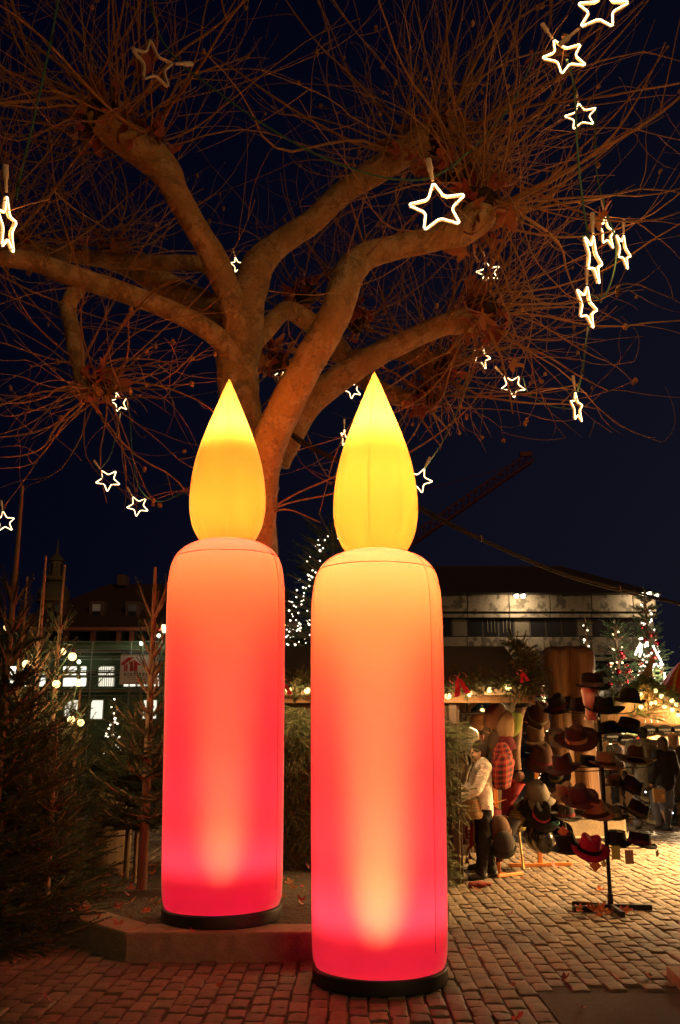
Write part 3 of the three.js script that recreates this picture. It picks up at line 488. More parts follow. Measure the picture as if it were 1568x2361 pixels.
function sprigs(name, geo, list, tint, parent, seed = 1, vary = 0.5) {   // list of [position, direction, scale]
  const q = rng(seed), m = new THREE.InstancedMesh(geo, NM.dark, list.length), o = new THREE.Object3D(), c = new THREE.Color();
  list.forEach(([p, d, s], i) => { o.position.copy(p); o.quaternion.setFromUnitVectors(V(0, 1, 0), d.clone().normalize()); o.rotateY(q() * 6.283); o.scale.setScalar(s); o.updateMatrix(); m.setMatrixAt(i, o.matrix); const k = 1 - vary / 2 + vary * q(); m.setColorAt(i, c.setRGB(tint[0] * k * (0.85 + 0.3 * q()), tint[1] * k, tint[2] * k)); });
  m.name = name; m.userData.kind = 'stuff'; m.castShadow = m.receiveShadow = true; parent.add(m); return m;
}
function conifer(name, label, p, h, o = {}) {
  const q = rng(o.seed || 1), t = thing(name, label, o.cat || 'spruce', p, q() * 6, o.group), bare = o.bare ?? 0.1, list = [], limbs = new Tubes(), ends = [];
  const w = o.w || h * 0.3, tw = o.trunk || h * 0.014, lean = V((q() - 0.5) * (o.lean || 0.04) * h, 0, (q() - 0.5) * (o.lean || 0.04) * h), tip = (f) => V(lean.x * f * f, f * h, lean.z * f * f);
  part('trunk', tube([0, 0.15, 0.3, 0.45, 0.6, 0.7, 0.8, 0.88, 0.95, 1].map(tip), (f) => tw * (1.05 - 0.8 * f) + 0.003, 8, (l, a, k) => 1 + 0.15 * (pn(l * 9, a * 6, 999, 3) - 0.5)), o.trunkMat || M.barkFir, t);
  const W = o.whorls || 10;
  for (let i = 0; i < W; i++) {
    const f = bare + (1 - bare - (o.leader ?? 0.14)) * (i / (W - 1)), n = (o.per || 6) + (q() * 2 | 0), up = THREE.MathUtils.lerp(o.low ?? -0.1, o.high ?? 1.3, Math.pow(i / (W - 1), 1.4));
    for (let k = 0; k < n; k++) {
      const a = k / n * 6.283 + i * 1.1 + q() * 0.6, f2 = Math.min(1, f + (q() - 0.5) * 0.02), L = w * (o.shape ? o.shape(i / (W - 1)) : 1.06 - 0.8 * Math.pow(i / (W - 1), 0.9)) * (0.72 + q() * 0.45), b = tip(f2), d = V(Math.cos(a), up + (q() - 0.5) * 0.25, Math.sin(a)).normalize();
      const pts = [b]; let c = b.clone(); const dd = d.clone(); for (let s = 1; s <= 5; s++) { dd.y += o.bend ?? 0.06; dd.normalize(); c = c.clone().addScaledVector(dd, L / 5); pts.push(c); }
      const bg = (u) => tw * 0.33 * (1 - 0.7 * u) + 0.002;
      if (o.branchParts && i >= W - o.branchParts) part('branch', tube(pts, bg, 6), o.trunkMat || M.barkFir, t); else limbs.add(pts, bg, 5, false);
      ends.push(pts[5]);
      const step = o.step || 0.1, side = V(-Math.sin(a), 0, Math.cos(a));
      const fat = o.thinAbove && i / (W - 1) > o.thinAbove; for (let s = fat ? 0.5 * L : o.bareIn || 0.15 * L; s < L + 0.02; s += step * (fat ? 1.6 : 1)) {
        const u = Math.min(4.999, s / L * 5), e = pts[u | 0].clone().lerp(pts[(u | 0) + 1], u % 1), dr = pts[(u | 0) + 1].clone().sub(pts[u | 0]).normalize();
        list.push([e, dr.clone().addScaledVector(V(q() - 0.5, q() - 0.5, q() - 0.5), 0.5), o.size || 1]);
        const sl = (L - s) * 0.42 + 0.04; if (sl > 0.1 && L > 0.25 && !fat) for (const sg of [-1, 1]) {
          const sd = dr.clone().multiplyScalar(0.75).addScaledVector(side, sg * (0.8 + q() * 0.3)).add(V(0, (q() - 0.5) * 0.5, 0)).normalize();
          for (let x = 0; x < sl; x += step * 1.15) list.push([e.clone().addScaledVector(sd, x), sd.clone().addScaledVector(V(q() - 0.5, q() - 0.5, q() - 0.5), 0.35), (o.size || 1) * (0.75 + q() * 0.3)]);
        }
      }
    }
  }
  if (limbs.p.length) part('branches', limbs.geo(), o.trunkMat || M.barkFir, t, { kind: 'stuff' });
  if (o.topNeedles) for (let f = 0.86; f < 1; f += 0.02) list.push([tip(f), V(q() - 0.5, 1.5, q() - 0.5), (o.size || 1) * 0.8]);
  sprigs('foliage', NEEDLE[o.geo || 'mid'], list, o.tint || [0.045, 0.06, 0.024], t, o.seed || 1, 0.6);
  return { t, ends, tip, w, h };
}
M.barkFir = std(0.22, 0.13, 0.075, 0.85, { bumpMap: rep(T.grit, 4, 4), bumpScale: 0.01 });
{ // cut spruces for sale on the left; the top of the planter is 0.21 m up
  const sp = (px, base, tip, seed, label, o) => { const b = gnd(px, base, o.on || 0), top = at(px, tip, -b.z), far = at(px, tip, -b.z).x; b.x = b.x * 0.5 + far * 0.5; return conifer('cut_spruce', label, b, top.y - (o.on || 0), { seed, geo: 'near', group: 'cut spruces for sale', trunkMat: M.barkFir, ...o }); };
  sp(6, 2300, 1118, 11, 'tallest cut spruce at the left edge, its bare knobbly stem reaching the lowest left star', { w: 0.74, whorls: 12, per: 6, leader: 0.26, branchParts: 10, step: 0.085, bare: 0.08, low: -0.05, high: 1.4, trunk: 0.03 });
  sp(74, 2165, 1284, 12, 'cut spruce with a long straight leader beside the warm bulbs, second from the left', { w: 0.62, whorls: 11, per: 7, leader: 0.26, branchParts: 9, step: 0.085, low: 0.0, high: 1.3, trunk: 0.027 });
  sp(118, 2120, 1305, 13, 'cut spruce whose forked top branches stand before the church dome', { w: 0.56, whorls: 10, per: 6, leader: 0.2, branchParts: 3, step: 0.09, low: 0.1, high: 1.1, trunk: 0.026, bend: 0.1 });
  sp(34, 2060, 1330, 14, 'cut spruce behind the first two at the left, with two bare shoots on top', { w: 0.8, whorls: 10, per: 7, leader: 0.2, branchParts: 2, step: 0.1, low: 0.05, high: 1.3, trunk: 0.03 });
  sp(345, 2050, 1308, 15, 'slender cut spruce with candelabra top close to the rear candle', { w: 0.62, whorls: 11, per: 6, leader: 0.17, branchParts: 5, step: 0.08, bare: 0.2, low: -0.1, high: 1.25, trunk: 0.05, on: 0.2, bend: 0.16, thinAbove: 0.55, shape: (u) => (u < 0.5 ? 1.05 - 0.75 * u : u > 0.95 ? 0.62 : 0.36) });
  sp(165, 2080, 1590, 16, 'bushy cut spruce in the middle of the row, below the lit office windows', { w: 0.5, whorls: 9, per: 8, leader: 0.14, branchParts: 1, step: 0.075, low: 0.05, high: 0.9 });
  sp(300, 2030, 1620, 17, 'low cut spruce just right of the pale barrel', { w: 0.5, whorls: 8, per: 7, leader: 0.16, branchParts: 1, step: 0.08, bare: 0.52, low: 0.0, high: 1.1, on: 0.2 });
  sp(118, 2170, 1668, 19, 'low dense cut spruce at the front of the row, before the bushy one', { w: 0.46, whorls: 9, per: 8, leader: 0.12, step: 0.07, low: 0.0, high: 0.9 });
  sp(318, 2035, 1690, 20, 'low dense cut spruce between the slender spruce and the barrel', { w: 0.34, whorls: 8, per: 8, leader: 0.12, step: 0.07, bare: 0.35, low: 0.1, high: 0.9, on: 0.2 });
  sp(22, 2110, 1520, 21, 'dense cut spruce behind the tallest one at the left edge', { w: 0.66, whorls: 11, per: 8, leader: 0.14, step: 0.075, low: 0.0, high: 1.0 });
  sp(52, 2150, 1640, 18, 'short wide cut spruce leaning over the paving at the corner of the planter', { w: 0.85, whorls: 8, per: 6, leader: 0.15, step: 0.085, low: 0.1, high: 0.9, lean: 0.15 });
}
{ // barrel behind the spruces
  const p = gnd(244, 2046), t = thing('barrel', 'pale cylindrical barrel standing behind the cut spruces', 'barrel', p);
  const s = 1 / ppm(p.clone().setY(0.8)), h = 230 * s, w = 46 * s, prof = [[0, 0], [w * 1.06, 0], [w * 1.1, 0.02], [w * 1.12, h * 0.45], [w * 1.0, h * 0.9], [w * 0.94, h], [w * 0.9, h], [w * 0.9, h - 0.03], [0, h - 0.03]];
  part('drum', new THREE.LatheGeometry(prof.map(([a, b]) => new THREE.Vector2(a, b)), 40), std(0.55, 0.44, 0.28, 0.7, { map: rep(T.stone, 3, 1) }), t);
  for (const f of [0.02, 0.5, 0.97]) { const m = part('hoop', new THREE.TorusGeometry(w * (f < 0.9 ? 1.12 : 0.96), 0.008, 6, 40), M.darkWood, t); m.rotation.x = Math.PI / 2; m.position.y = h * f; }
}
{ const t = thing('fallen_leaves', 'dry brown leaves scattered over the planter soil and paving', 'leaves'); t.userData.kind = 'stuff';
  const q = rng(9), o = new THREE.Object3D(); M.deadLeaf.forEach((m, k) => { const im = new THREE.InstancedMesh(leaves[k], m, 70); for (let i = 0; i < 70; i++) { let x, z; do { x = -3.6 + q() * 5; z = -7.4 - q() * 4.6; } while (!inside(PL.pts, x, z)); let y = PL.h + 0.0; if (i > 46) { x = -4 + q() * 9; z = -5.9 - q() * 10; y = inside(PL.pts, x, z) ? PL.h : 0.012; } o.position.set(x, y, z); o.rotation.set(-Math.PI / 2 + (q() - 0.5) * 0.7, (q() - 0.5) * 0.6, q() * 6); o.scale.setScalar(0.35 + q() * 0.45); o.updateMatrix(); im.setMatrixAt(i, o.matrix); } im.name = 'leaf_scatter'; im.userData.kind = 'stuff'; t.add(im); }); }

// ---------------------------------------------------------------- strings of bulbs
const bulbGeo = new THREE.SphereGeometry(0.036, 16, 12), sockGeo = new THREE.CylinderGeometry(0.016, 0.018, 0.05, 10);
function bulbString(label, pts, cd, o = {}) {
  const t = thing('bulb_string', label, 'string lights'), w = [];
  pts.forEach((p, i) => { const a = p.clone().add(V(0, 0.075, 0)); if (i) w.push(pts[i - 1].clone().lerp(p, 0.5).add(V(0, 0.03 + (o.sag || 0), 0))); w.push(a); });
  part('cord', tube(curve(w, w.length * 5), 0.006, 6), M.cable, t);
  pts.forEach((p) => { const s = o.s || 1, b = part('bulb', bulbGeo, M.bulb, t); b.position.copy(p); b.scale.setScalar(s); const k = part('bulb_socket', sockGeo, M.socket, t); k.position.copy(p).add(V(0, 0.05 * s, 0)); k.scale.setScalar(s); if (!o.dark) pointLight(p, C(1, 0.6, 0.22), cd, t, 1.4); });
  return t;
}
bulbString('string of warm bulbs hung among the cut spruces on the left', [[18, 1446, 8.6], [61, 1531, 8.3], [80, 1533, 9.2], [144, 1502, 9.6], [167, 1514, 8.2], [130, 1577, 8.6], [181, 1574, 8.9], [164, 1659, 9.4], [186, 1666, 9.6]].map((a) => at(...a)), 0.5, { sag: 0.06 });

// ---------------------------------------------------------------- hat stall behind the front candle
const HS = { z: 11.5 };
{
  const z = HS.z, xl = at(560, 1800, z).x, xr = at(1047, 1800, z).x, xe = at(1236, 1585, z - 0.3).x, yE = at(1000, 1585, z - 0.3).y, rz = 13.3, yR = at(900, 1490, rz).y, xR = at(1162, 1490, rz).x;
  const t = thing('hat_stall', 'wooden market stall with dark hipped roof and fir-covered front, behind the front candle', 'market stall');
  // roof: front slope, right hip, back slope, from slats of dark board
  const A = V(xl - 0.5, yE, -z + 0.3), B = V(xe, yE, -z + 0.3), Rr = V(xR, yR, -rz), Rl = V(xl - 0.5, yR, -rz), Cb = V(xe, yE, -2 * rz + z - 0.3), D = V(xl - 0.5, yE, -2 * rz + z - 0.3);
  const slab = (pts) => { const n = pts.length, g = new THREE.BufferGeometry(), p = []; const dn = V(0, -0.06, 0); const tri = (a, b, c) => p.push(...a.toArray(), ...b.toArray(), ...c.toArray()); for (let k = 1; k < n - 1; k++) { tri(pts[0], pts[k], pts[k + 1]); tri(pts[0].clone().add(dn), pts[k + 1].clone().add(dn), pts[k].clone().add(dn)); } for (let k = 0; k < n; k++) { const a = pts[k], b = pts[(k + 1) % n], a2 = a.clone().add(dn), b2 = b.clone().add(dn); tri(a, a2, b); tri(b, a2, b2); } g.setAttribute('position', new THREE.Float32BufferAttribute(p, 3)); g.computeVertexNormals(); const uv = []; for (let i = 0; i < p.length; i += 3) uv.push(p[i], p[i + 1] * 2); g.setAttribute('uv', new THREE.Float32BufferAttribute(uv, 2)); return g; };
  const roofMat = std(0.028, 0.022, 0.018, 0.9, { bumpMap: rep(T.wood, 0.5, 3), bumpScale: 0.02 });
  for (let k = 0; k < 7; k++) { const L = (p, q, f) => p.clone().lerp(q, f), f0 = k / 7, f1 = (k + 1) / 7 + 0.02; part('roof_board', slab([L(A, Rl, f0), L(B, Rr, f0), L(B, Rr, f1), L(A, Rl, f1)].map((p) => p.add(V(0, -k * 0.002, 0)))), roofMat, t); }
  part('hip_slope', slab([B, Cb, Rr]), roofMat, t); part('back_slope', slab([Cb, D, Rl, Rr]), roofMat, t);
  // front wall of boards behind the fir boughs
  for (let x = xl; x < xr - 0.02; x += 0.145) part('wall_board', box(0.14, yE - 0.1, 0.03, x + 0.07, (yE - 0.1) / 2, -z - 0.02 - (Math.round(x * 37) % 2) * 0.004, 0.004), M.darkWood, t);
  for (let x = xl; x < xe; x += 0.145) part('back_board', box(0.14, yE, 0.03, x + 0.07, yE / 2, -2 * rz + z + 0.4), M.darkWood, t);
  part('post', box(0.09, yE, 0.09, xr, yE / 2, -z + 0.02, 0.008), std(0.06, 0.035, 0.025, 0.6), t);
  part('post', box(0.08, yE, 0.08, xe - 0.35, yE / 2, -2 * rz + z + 0.6, 0.008), M.darkWood, t);
  part('eave_beam', box(xe - xl, 0.11, 0.07, (xe + xl) / 2, yE - 0.12, -z + 0.12, 0.006), M.wood, t);
  part('fascia', box(xe - xl + 0.3, 0.09, 0.03, (xe + xl) / 2 - 0.1, yE - 0.045, -z + 0.32, 0.004), M.darkWood, t);
  const lampAt = at(1112, 1640, 12.15); part('lamp_bulb', bulbGeo, M.bulb, t).position.copy(lampAt); part('lamp_cord', bar(lampAt, lampAt.clone().setY(yE + 0.1), 0.006), M.socket, t); pointLight(lampAt, C(1, 0.66, 0.34), 13, t, 2);
  part('counter', box(0.7, 0.05, 0.5, xr - 0.1, 1.02, -z - 0.45, 0.01), M.wood, t);
  for (const k of [0, 1, 2]) part('hanging_rail', bar(V(xr - 0.3, yE - 0.28 - k * 0.02, -z - 0.5 - k * 0.8), V(xe - 0.2, yE - 0.28, -z - 0.5 - k * 0.8), 0.014), M.steel, t);
  // fir boughs over the front wall: pale blue-green branches
  const q = rng(41), fir = thing('fir_bough_cover', 'fir branches nailed over the whole front of the hat stall', 'fir branches'), list = [], stems = new Tubes();
  for (let i = 0; i < 300; i++) {
    const x = xl + 0.2 + q() * (xr - xl - 0.34), y = 0.1 + Math.pow(q(), 0.85) * (yE - 0.3), a = (q() - 0.5) * 2.4, L = 0.22 + q() * 0.25, d = V(Math.sin(a), -0.75, 0.22 + q() * 0.35).normalize(), b = V(x, y, -z + 0.03);
    if (i % 2 === 0) stems.add([b, b.clone().addScaledVector(d, L * 0.5), b.clone().addScaledVector(d, L)], 0.006, 5, false);
    for (let s = 0; s < L; s += 0.075) { const e = b.clone().addScaledVector(d, s); list.push([e, d.clone().addScaledVector(V(q() - 0.5, q() - 0.5, q() - 0.3), 0.5), 0.85 + q() * 0.4]); for (const g of [-1, 1]) { const sd = d.clone().addScaledVector(V(d.y, -d.x, 0.1), g * 0.9).normalize(); for (let u = 0; u < (L - s) * 0.6; u += 0.09) list.push([e.clone().addScaledVector(sd, u), sd.clone().addScaledVector(V(q() - 0.5, q() - 0.5, q() - 0.3), 0.4), 0.8 + q() * 0.4]); } }
  }
  part('bough_stems', stems.geo(), M.barkFir, fir, { kind: 'stuff' });
  sprigs('needles', NEEDLE.fir, list, [0.15, 0.165, 0.085], fir, 5, 0.5);
  // garland along the eave and over the hip
  const gar = thing('fir_garland', 'fir garland with red bows along the eave of the hat stall', 'garland'), gl = [];
  const run = (a, b, n, w) => { for (let i = 0; i < n; i++) { const f = q(), c = a.clone().lerp(b, f); c.y += (q() - 0.5) * w * 0.8 + 0.02; c.z += (q() - 0.3) * w * 0.7; c.x += (q() - 0.5) * w * 0.3; gl.push([c, V(q() - 0.5, (q() - 0.62) * 1.1, q() * 0.9), 0.8 + q() * 0.5]); } };
  run(V(xl, yE + 0.03, -z + 0.34), V(xe, yE + 0.05, -z + 0.34), 620, 0.20); run(V(xe, yE + 0.05, -z + 0.3), V(xR + 0.1, yR, -rz + 0.3), 240, 0.14); run(V(xe, yE, -z + 0.3), Cb, 160, 0.2);
  sprigs('garland_needles', NEEDLE.fir, gl, [0.07, 0.07, 0.02], gar, 6, 0.6);
  const bow = (p, s) => { const loop = (sx) => grid(10, 6, (u, v) => { const a = u * Math.PI * 2; return V(sx * (0.005 + 0.07 * (1 - Math.cos(a)) / 2), 0.035 * Math.sin(a) + 0.02, (v - 0.5) * 0.05 + 0.01).multiplyScalar(s); }), tail = (sx) => grid(3, 8, (u, v) => V(sx * (0.012 + v * 0.035) + (u - 0.5) * 0.05 * (0.6 + v * 0.5), -v * 0.13, 0.02 + 0.012 * Math.sin(v * 7 + sx)).multiplyScalar(s)); const m = part('red_bow', merge([loop(1), loop(-1), tail(1), tail(-1), new THREE.SphereGeometry(0.018 * s, 10, 8)]), M.redCloth, gar); m.position.copy(p); m.rotation.z = 0.25; };
  M.redCloth = new THREE.MeshStandardMaterial({ color: C(0.5, 0.012, 0.035), roughness: 0.55, side: THREE.DoubleSide });
  bow(at(1057, 1568, z - 0.62), 1.35); bow(at(1204, 1552, z - 0.6), 0.8); bow(at(655, 1578, z - 0.62), 1.0);
  bulbString('string of warm round bulbs along the eave of the hat stall', [[560, 1588], [612, 1590], [665, 1590], [708, 1592], [780, 1598], [860, 1604], [940, 1606], [1033, 1605], [1082, 1600], [1128, 1590], [1172, 1585]].map(([x, y]) => at(x, y, z - 0.45)), 1.3, { s: 1.0 });
}

// ---------------------------------------------------------------- far buildings
const pane = (r, g, b, more = {}) => std(r, g, b, 0.12, more);
function rect(x0, y0, x1, y1, z, d, bevel = 0) { const ym = (y0 + y1) / 2, xm = (x0 + x1) / 2, a = at(x0, ym, z), b = at(x1, ym, z), t = at(xm, y0, z), u = at(xm, y1, z); return box(b.x - a.x, t.y - u.y, d, (a.x + b.x) / 2, (t.y + u.y) / 2, -z - d / 2, bevel); }
{ // concrete office building, right
  const z = 70, t = thing('concrete_building', 'concrete office building with ribbon windows and dark hipped roof, lit by floodlights at right', 'building');
  const con = std(1, 1, 1, 0.85, { map: rep(T.concrete, 0.21, 0.21) }), conB = std(0.9, 0.88, 0.86, 0.85, { map: rep(T.concrete, 0.27, 0.24) }), slit = std(0.05, 0.045, 0.04, 0.9), dark = std(0.03, 0.028, 0.026, 0.8), frame = std(0.045, 0.035, 0.03, 0.6);
  const glass = std(0.018, 0.018, 0.022, 0.15), blind = std(0.13, 0.11, 0.09, 0.6), X = [862, 952, 1077, 1174, 1269, 1364, 1460, 1513];
  part('core_wall', rect(862, 1371, 1510, 1720, z + 0.6, 14), dark, t);
  const band = (y0, y1, d) => { for (let i = 0; i < X.length - 1; i++) part('facade_panel', rect(X[i] + 0.8, y0, X[i + 1] - 0.8, y1, z, d, 0.03), i % 2 ? con : conB, t); };
  const storey = (y, h) => { band(y, y + 41, 0.6); part('shadow_gap', rect(862, y + 41, 1511, y + 46, z + 0.35, 0.2), slit, t); band(y + 46, y + 55, 0.6); };
  storey(1369); storey(1469); storey(1562);
  for (const [y0, y1] of [[1425, 1468], [1525, 1562]]) { let k = 0; for (let x = 862; x < 1508; x += 36, k++) { const w = part('window', rect(x, y0, Math.min(1508, x + 36), y1, z + 0.4, 0.15), frame, t); part('pane', rect(x + 2, y0 + 1, Math.min(1507, x + 34), y1 - 2, z + 0.36, 0.05), [2, 5, 9, 13].includes(k % 15) ? blind : glass, w); if ([7, 8].includes(k)) for (const o of [10, 18, 26]) part('mullion', rect(x + o, y0 + 1, x + o + 1.4, y1 - 10, z + 0.3, 0.05), blind, w); } }
  const rA = at(850, 1369, z), rB = at(1518, 1369, z), e1 = at(1014 - 60, 1307, z + 8), e2 = at(1385, 1307, z + 8); { const y0 = rA.y, y1 = e1.y, d = z + 16; const v = [rA.x, y0, -z + 0.3, rB.x + 0.2, y0, -z + 0.3, rB.x + 0.2, y0, -d, rA.x, y0, -d, e1.x - 10, y1, -z - 8, at(1300, 1307, z + 8).x, y1, -z - 8], ix = [0, 1, 5, 0, 5, 4, 1, 2, 5, 2, 3, 4, 2, 4, 5, 3, 0, 4, 0, 2, 1, 0, 3, 2]; let g = new THREE.BufferGeometry(); g.setAttribute('position', new THREE.Float32BufferAttribute(v, 3)); g.setIndex(ix); g = g.toNonIndexed(); g.computeVertexNormals(); const P = g.attributes.position, uv = []; for (let i = 0; i < P.count; i++) uv.push(P.getX(i) * 0.3, P.getY(i) * 0.6); g.setAttribute('uv', new THREE.Float32BufferAttribute(uv, 2)); part('roof', g, std(0.05, 0.03, 0.028, 0.9, { bumpMap: rep(T.wood, 1, 8), bumpScale: 0.05 }), t); part('ridge', bar(V(e1.x - 10, y1, -z - 8), V(at(1300, 1307, z + 8).x, y1, -z - 8), 0.12), slit, t); }
  part('gutter', rect(855, 1366.5, 1514, 1370, z - 0.35, 0.35), dark, t);
  const head = new THREE.CylinderGeometry(0.16, 0.3, 0.3, 16, 1, true).rotateX(-0.5);
  for (const [x, y] of [[1191, 1371], [1206, 1371], [1480, 1368], [1497, 1366], [1512, 1370]]) {
    const p = at(x, y, z - 1.5), f = thing('floodlight', 'small gutter floodlight on the concrete building, ' + ({ 1191: 'left one of the central pair', 1206: 'right one of the central pair', 1480: 'left one of the three at its right corner', 1497: 'middle one of the three at its right corner', 1512: 'outermost at its right corner' })[x], 'floodlight', p, 0, 'floodlights on the concrete building');
    part('lamp_head', head, M.blackMetal, f); const l = part('lamp_lens', new THREE.SphereGeometry(0.2, 14, 10), glow(1, 0.82, 0.55, 5), f); l.position.set(0, -0.08, -0.04); part('arm', bar(V(0, 0, 0), V(0, 0.15, -1.5), 0.04), M.blackMetal, f);
    spot(V(0, -0.3, -0.1), V(0, -0.5, -1), C(1, 0.72, 0.38), x > 1400 ? 14 : 24, R(86), 0.5, f, 6);
  }
}
{ // left building behind scaffold
  const z = 42, t = thing('scaffolded_building', 'building with dark hipped roof and lit windows behind green scaffold netting, left', 'building');
  const wall = std(0.14, 0.17, 0.12, 0.85, { map: rep(T.stone, 0.4, 0.4) }), roofM = std(0.055, 0.024, 0.02, 0.9, { bumpMap: rep(T.wood, 1, 8), bumpScale: 0.05 }), trim = std(0.20, 0.045, 0.025, 0.7), frame = std(0.28, 0.27, 0.24, 0.6), dk = std(0.02, 0.02, 0.02, 0.2), lit = glow(1, 0.94, 0.74, 4.5), litB = glow(0.95, 0.88, 0.68, 3.2), rail = std(0.16, 0.16, 0.14, 0.5);
  part('wall', rect(-160, 1450, 378, 1760, z + 1.2, 10), wall, t);
  { const a = at(60, 1450, z), b = at(700, 1450, z), c = at(330, 1343, z + 5), e = at(655, 1343, z + 5), f = at(-170, 1450, z); const y0 = a.y, y1 = c.y; const x0 = at(95, 1450, z).x, xr0 = at(245, 1343, z + 5).x; const v = [f.x, y0, -z, b.x, y0, -z, b.x, y0, -z - 11, f.x, y0, -z - 11, xr0, y1, -z - 5.5, e.x, y1, -z - 5.5]; const ix = [0, 1, 5, 0, 5, 4, 1, 2, 5, 2, 3, 4, 2, 4, 5, 3, 0, 4, 0, 2, 1, 0, 3, 2]; v[0] = v[9] = at(52, 1450, z).x - 1.2; let g = new THREE.BufferGeometry(); g.setAttribute('position', new THREE.Float32BufferAttribute(v, 3)); g.setIndex(ix); g = g.toNonIndexed(); g.computeVertexNormals(); const uv = [], P = g.attributes.position; for (let i = 0; i < P.count; i++) uv.push(P.getX(i) * 0.3, P.getY(i) * 0.6); g.setAttribute('uv', new THREE.Float32BufferAttribute(uv, 2)); const rf = part('roof', g, roofM, t); part('chimney', rect(449, 1327, 485, 1348, z + 5, 1), std(0.09, 0.045, 0.035, 0.9), rf);
    part('chimney', rect(270, 1325, 290, 1349, z + 4.6, 0.8), std(0.09, 0.045, 0.035, 0.9), rf); }
  for (const x of [135, 222, 305]) { const d = part('dormer_window', rect(x - 16, 1386, x + 17, 1402 + 22, z + 1.5, 1.2), std(0.07, 0.03, 0.025, 0.8), t); part('pane', rect(x - 9, 1393, x + 9, 1409, z + 1.46, 0.03), x === 222 ? std(0.35, 0.36, 0.42, 0.5) : std(0.10, 0.10, 0.12, 0.3), d); part('pane', rect(x - 9, 1410, x + 9, 1421, z + 1.46, 0.03), dk, d); part('sill', rect(x - 12, 1422, x + 12, 1424.5, z + 1.4, 0.1), trim, d); }
  part('eave', rect(70, 1446, 380, 1453, z - 0.1, 0.5), trim, t);
  for (const x of [90, 150, 212, 272, 302, 354, 372]) part('loggia_pillar', rect(x - 4, 1453, x + 4, 1486, z + 0.7, 0.5), trim, t);
  for (const [x0, x1] of [[95, 146], [154, 208], [216, 268], [276, 298], [306, 350]]) part('dark_window', rect(x0, 1456, x1, 1486, z + 1.1, 0.08), dk, t);
  const slabM = std(0.2, 0.21, 0.17, 0.8);
  part('floor_band', rect(-60, 1487, 378, 1497, z + 0.4, 0.8), slabM, t); part('floor_band', rect(-60, 1513, 378, 1519, z + 0.4, 0.8), slabM, t);
  for (const [x0, x1, k] of [[20, 60, 0], [84, 104, 0], [146, 176, 0], [186, 198, 0], [228, 262, 1], [286, 312, 0], [318, 350, 1], [353, 366, 0]]) for (const [y0, y1] of [[1537, 1556], [1563, 1582]]) { const w = part('window', rect(x0 - 3, y0 - 2, x1 + 3, y1 + 2, z + 1.1, 0.1), frame, t); part('lit_pane', rect(x0, y0, x1, y1, z + 1.06, 0.03), k ? litB : lit, w); if (k) for (let x = x0 + 2; x < x1; x += 5) part('blind_slat', rect(x, y0, x + 1.2, y1, z + 1.02, 0.03), frame, w); }
  part('floor_band', rect(-60, 1586, 378, 1592, z + 0.4, 0.8), slabM, t);
  for (const [x0, x1] of [[150, 180], [210, 236], [330, 360]]) { const w = part('window', rect(x0 - 3, 1612, x1 + 3, 1660, z + 1.1, 0.1), frame, t); part('lit_pane', rect(x0, 1615, x1, 1657, z + 1.06, 0.03), litB, w); }
  // scaffold: standards, ledgers, braces, and netting that lets light through
  const sc = thing('scaffold', 'tube scaffold with green netting in front of the left building', 'scaffold'), zz = z - 1.1;
  for (const x of [118, 214, 303, 330, 374]) part('standard', bar(at(x, 1478, zz), at(x, 1478, zz).setY(0), 0.035), rail, sc);
  for (const y of [1479, 1498, 1513, 1546, 1560, 1588, 1604]) part('ledger', bar(at(40, y, zz), at(376, y, zz), 0.022), rail, sc);
  for (const [a, b, c, d] of [[214, 1588, 260, 1540], [303, 1498, 214, 1546], [214, 1560, 180, 1604]]) part('brace', bar(at(a, b, zz + 0.1), at(c, d, zz + 0.1), 0.02), rail, sc);
  for (const y of [1500, 1548, 1592]) part('plank_deck', rect(40, y, 376, y + 2.4, zz + 0.1, 0.6), M.wood, sc);
  part('netting', rect(40, 1478, 376, 1700, zz + 0.75, 0.01), new THREE.MeshStandardMaterial({ color: C(0.12, 0.2, 0.12), roughness: 0.8, transparent: true, opacity: 0.38, side: THREE.DoubleSide }), sc);
  for (const [x, y] of [[325, 1484], [182, 1526], [352, 1466], [366, 1466]]) { const p = at(x, y, zz - 0.35), b = part('work_lamp', new THREE.SphereGeometry(0.09, 12, 8), glow(0.85, 1, 0.65, 4), sc); b.position.copy(p); pointLight(p.clone().add(V(0, 0, 0.0)), C(0.85, 1, 0.6), y === 1526 ? 0.3 : 0.5, sc, 5); }
  // banner with the house mark
  const cv = document.createElement('canvas'); cv.width = 512; cv.height = 400; const x = cv.getContext('2d');
  x.fillStyle = '#c3a9a4'; x.fillRect(0, 0, 512, 400); x.fillStyle = '#a5161c';
  x.beginPath(); x.moveTo(10, 120); x.lineTo(100, 40); x.lineTo(190, 38); x.lineTo(60, 130); x.lineTo(12, 152); x.fill(); x.beginPath(); x.moveTo(110, 118); x.lineTo(185, 70); x.lineTo(285, 148); x.lineTo(232, 142); x.lineTo(232, 226); x.lineTo(128, 226); x.lineTo(128, 140); x.fill(); x.fillRect(52, 132, 48, 94); x.fillStyle = '#c3a9a4'; x.fillRect(176, 74, 7, 152); x.fillRect(70, 132, 6, 94);
  x.fillStyle = '#141012'; x.font = 'bold 58px sans-serif'; x.save(); x.translate(52, 288); x.scale(0.92, 1); const word = 'GERÜSTBAU'; let px = 0; for (const ch of word) { x.fillText(ch, px, 0); px += x.measureText(ch).width + 9; } x.restore();
  x.fillStyle = '#5b484a'; for (let k = 0; k < 22; k++) { x.fillRect(105 + k * 15, 304, 11, 7); if (k < 16) x.fillRect(150 + k * 15, 332, 11, 6); } x.fillStyle = '#2b2022'; x.fillRect(232, 372, 60, 14);
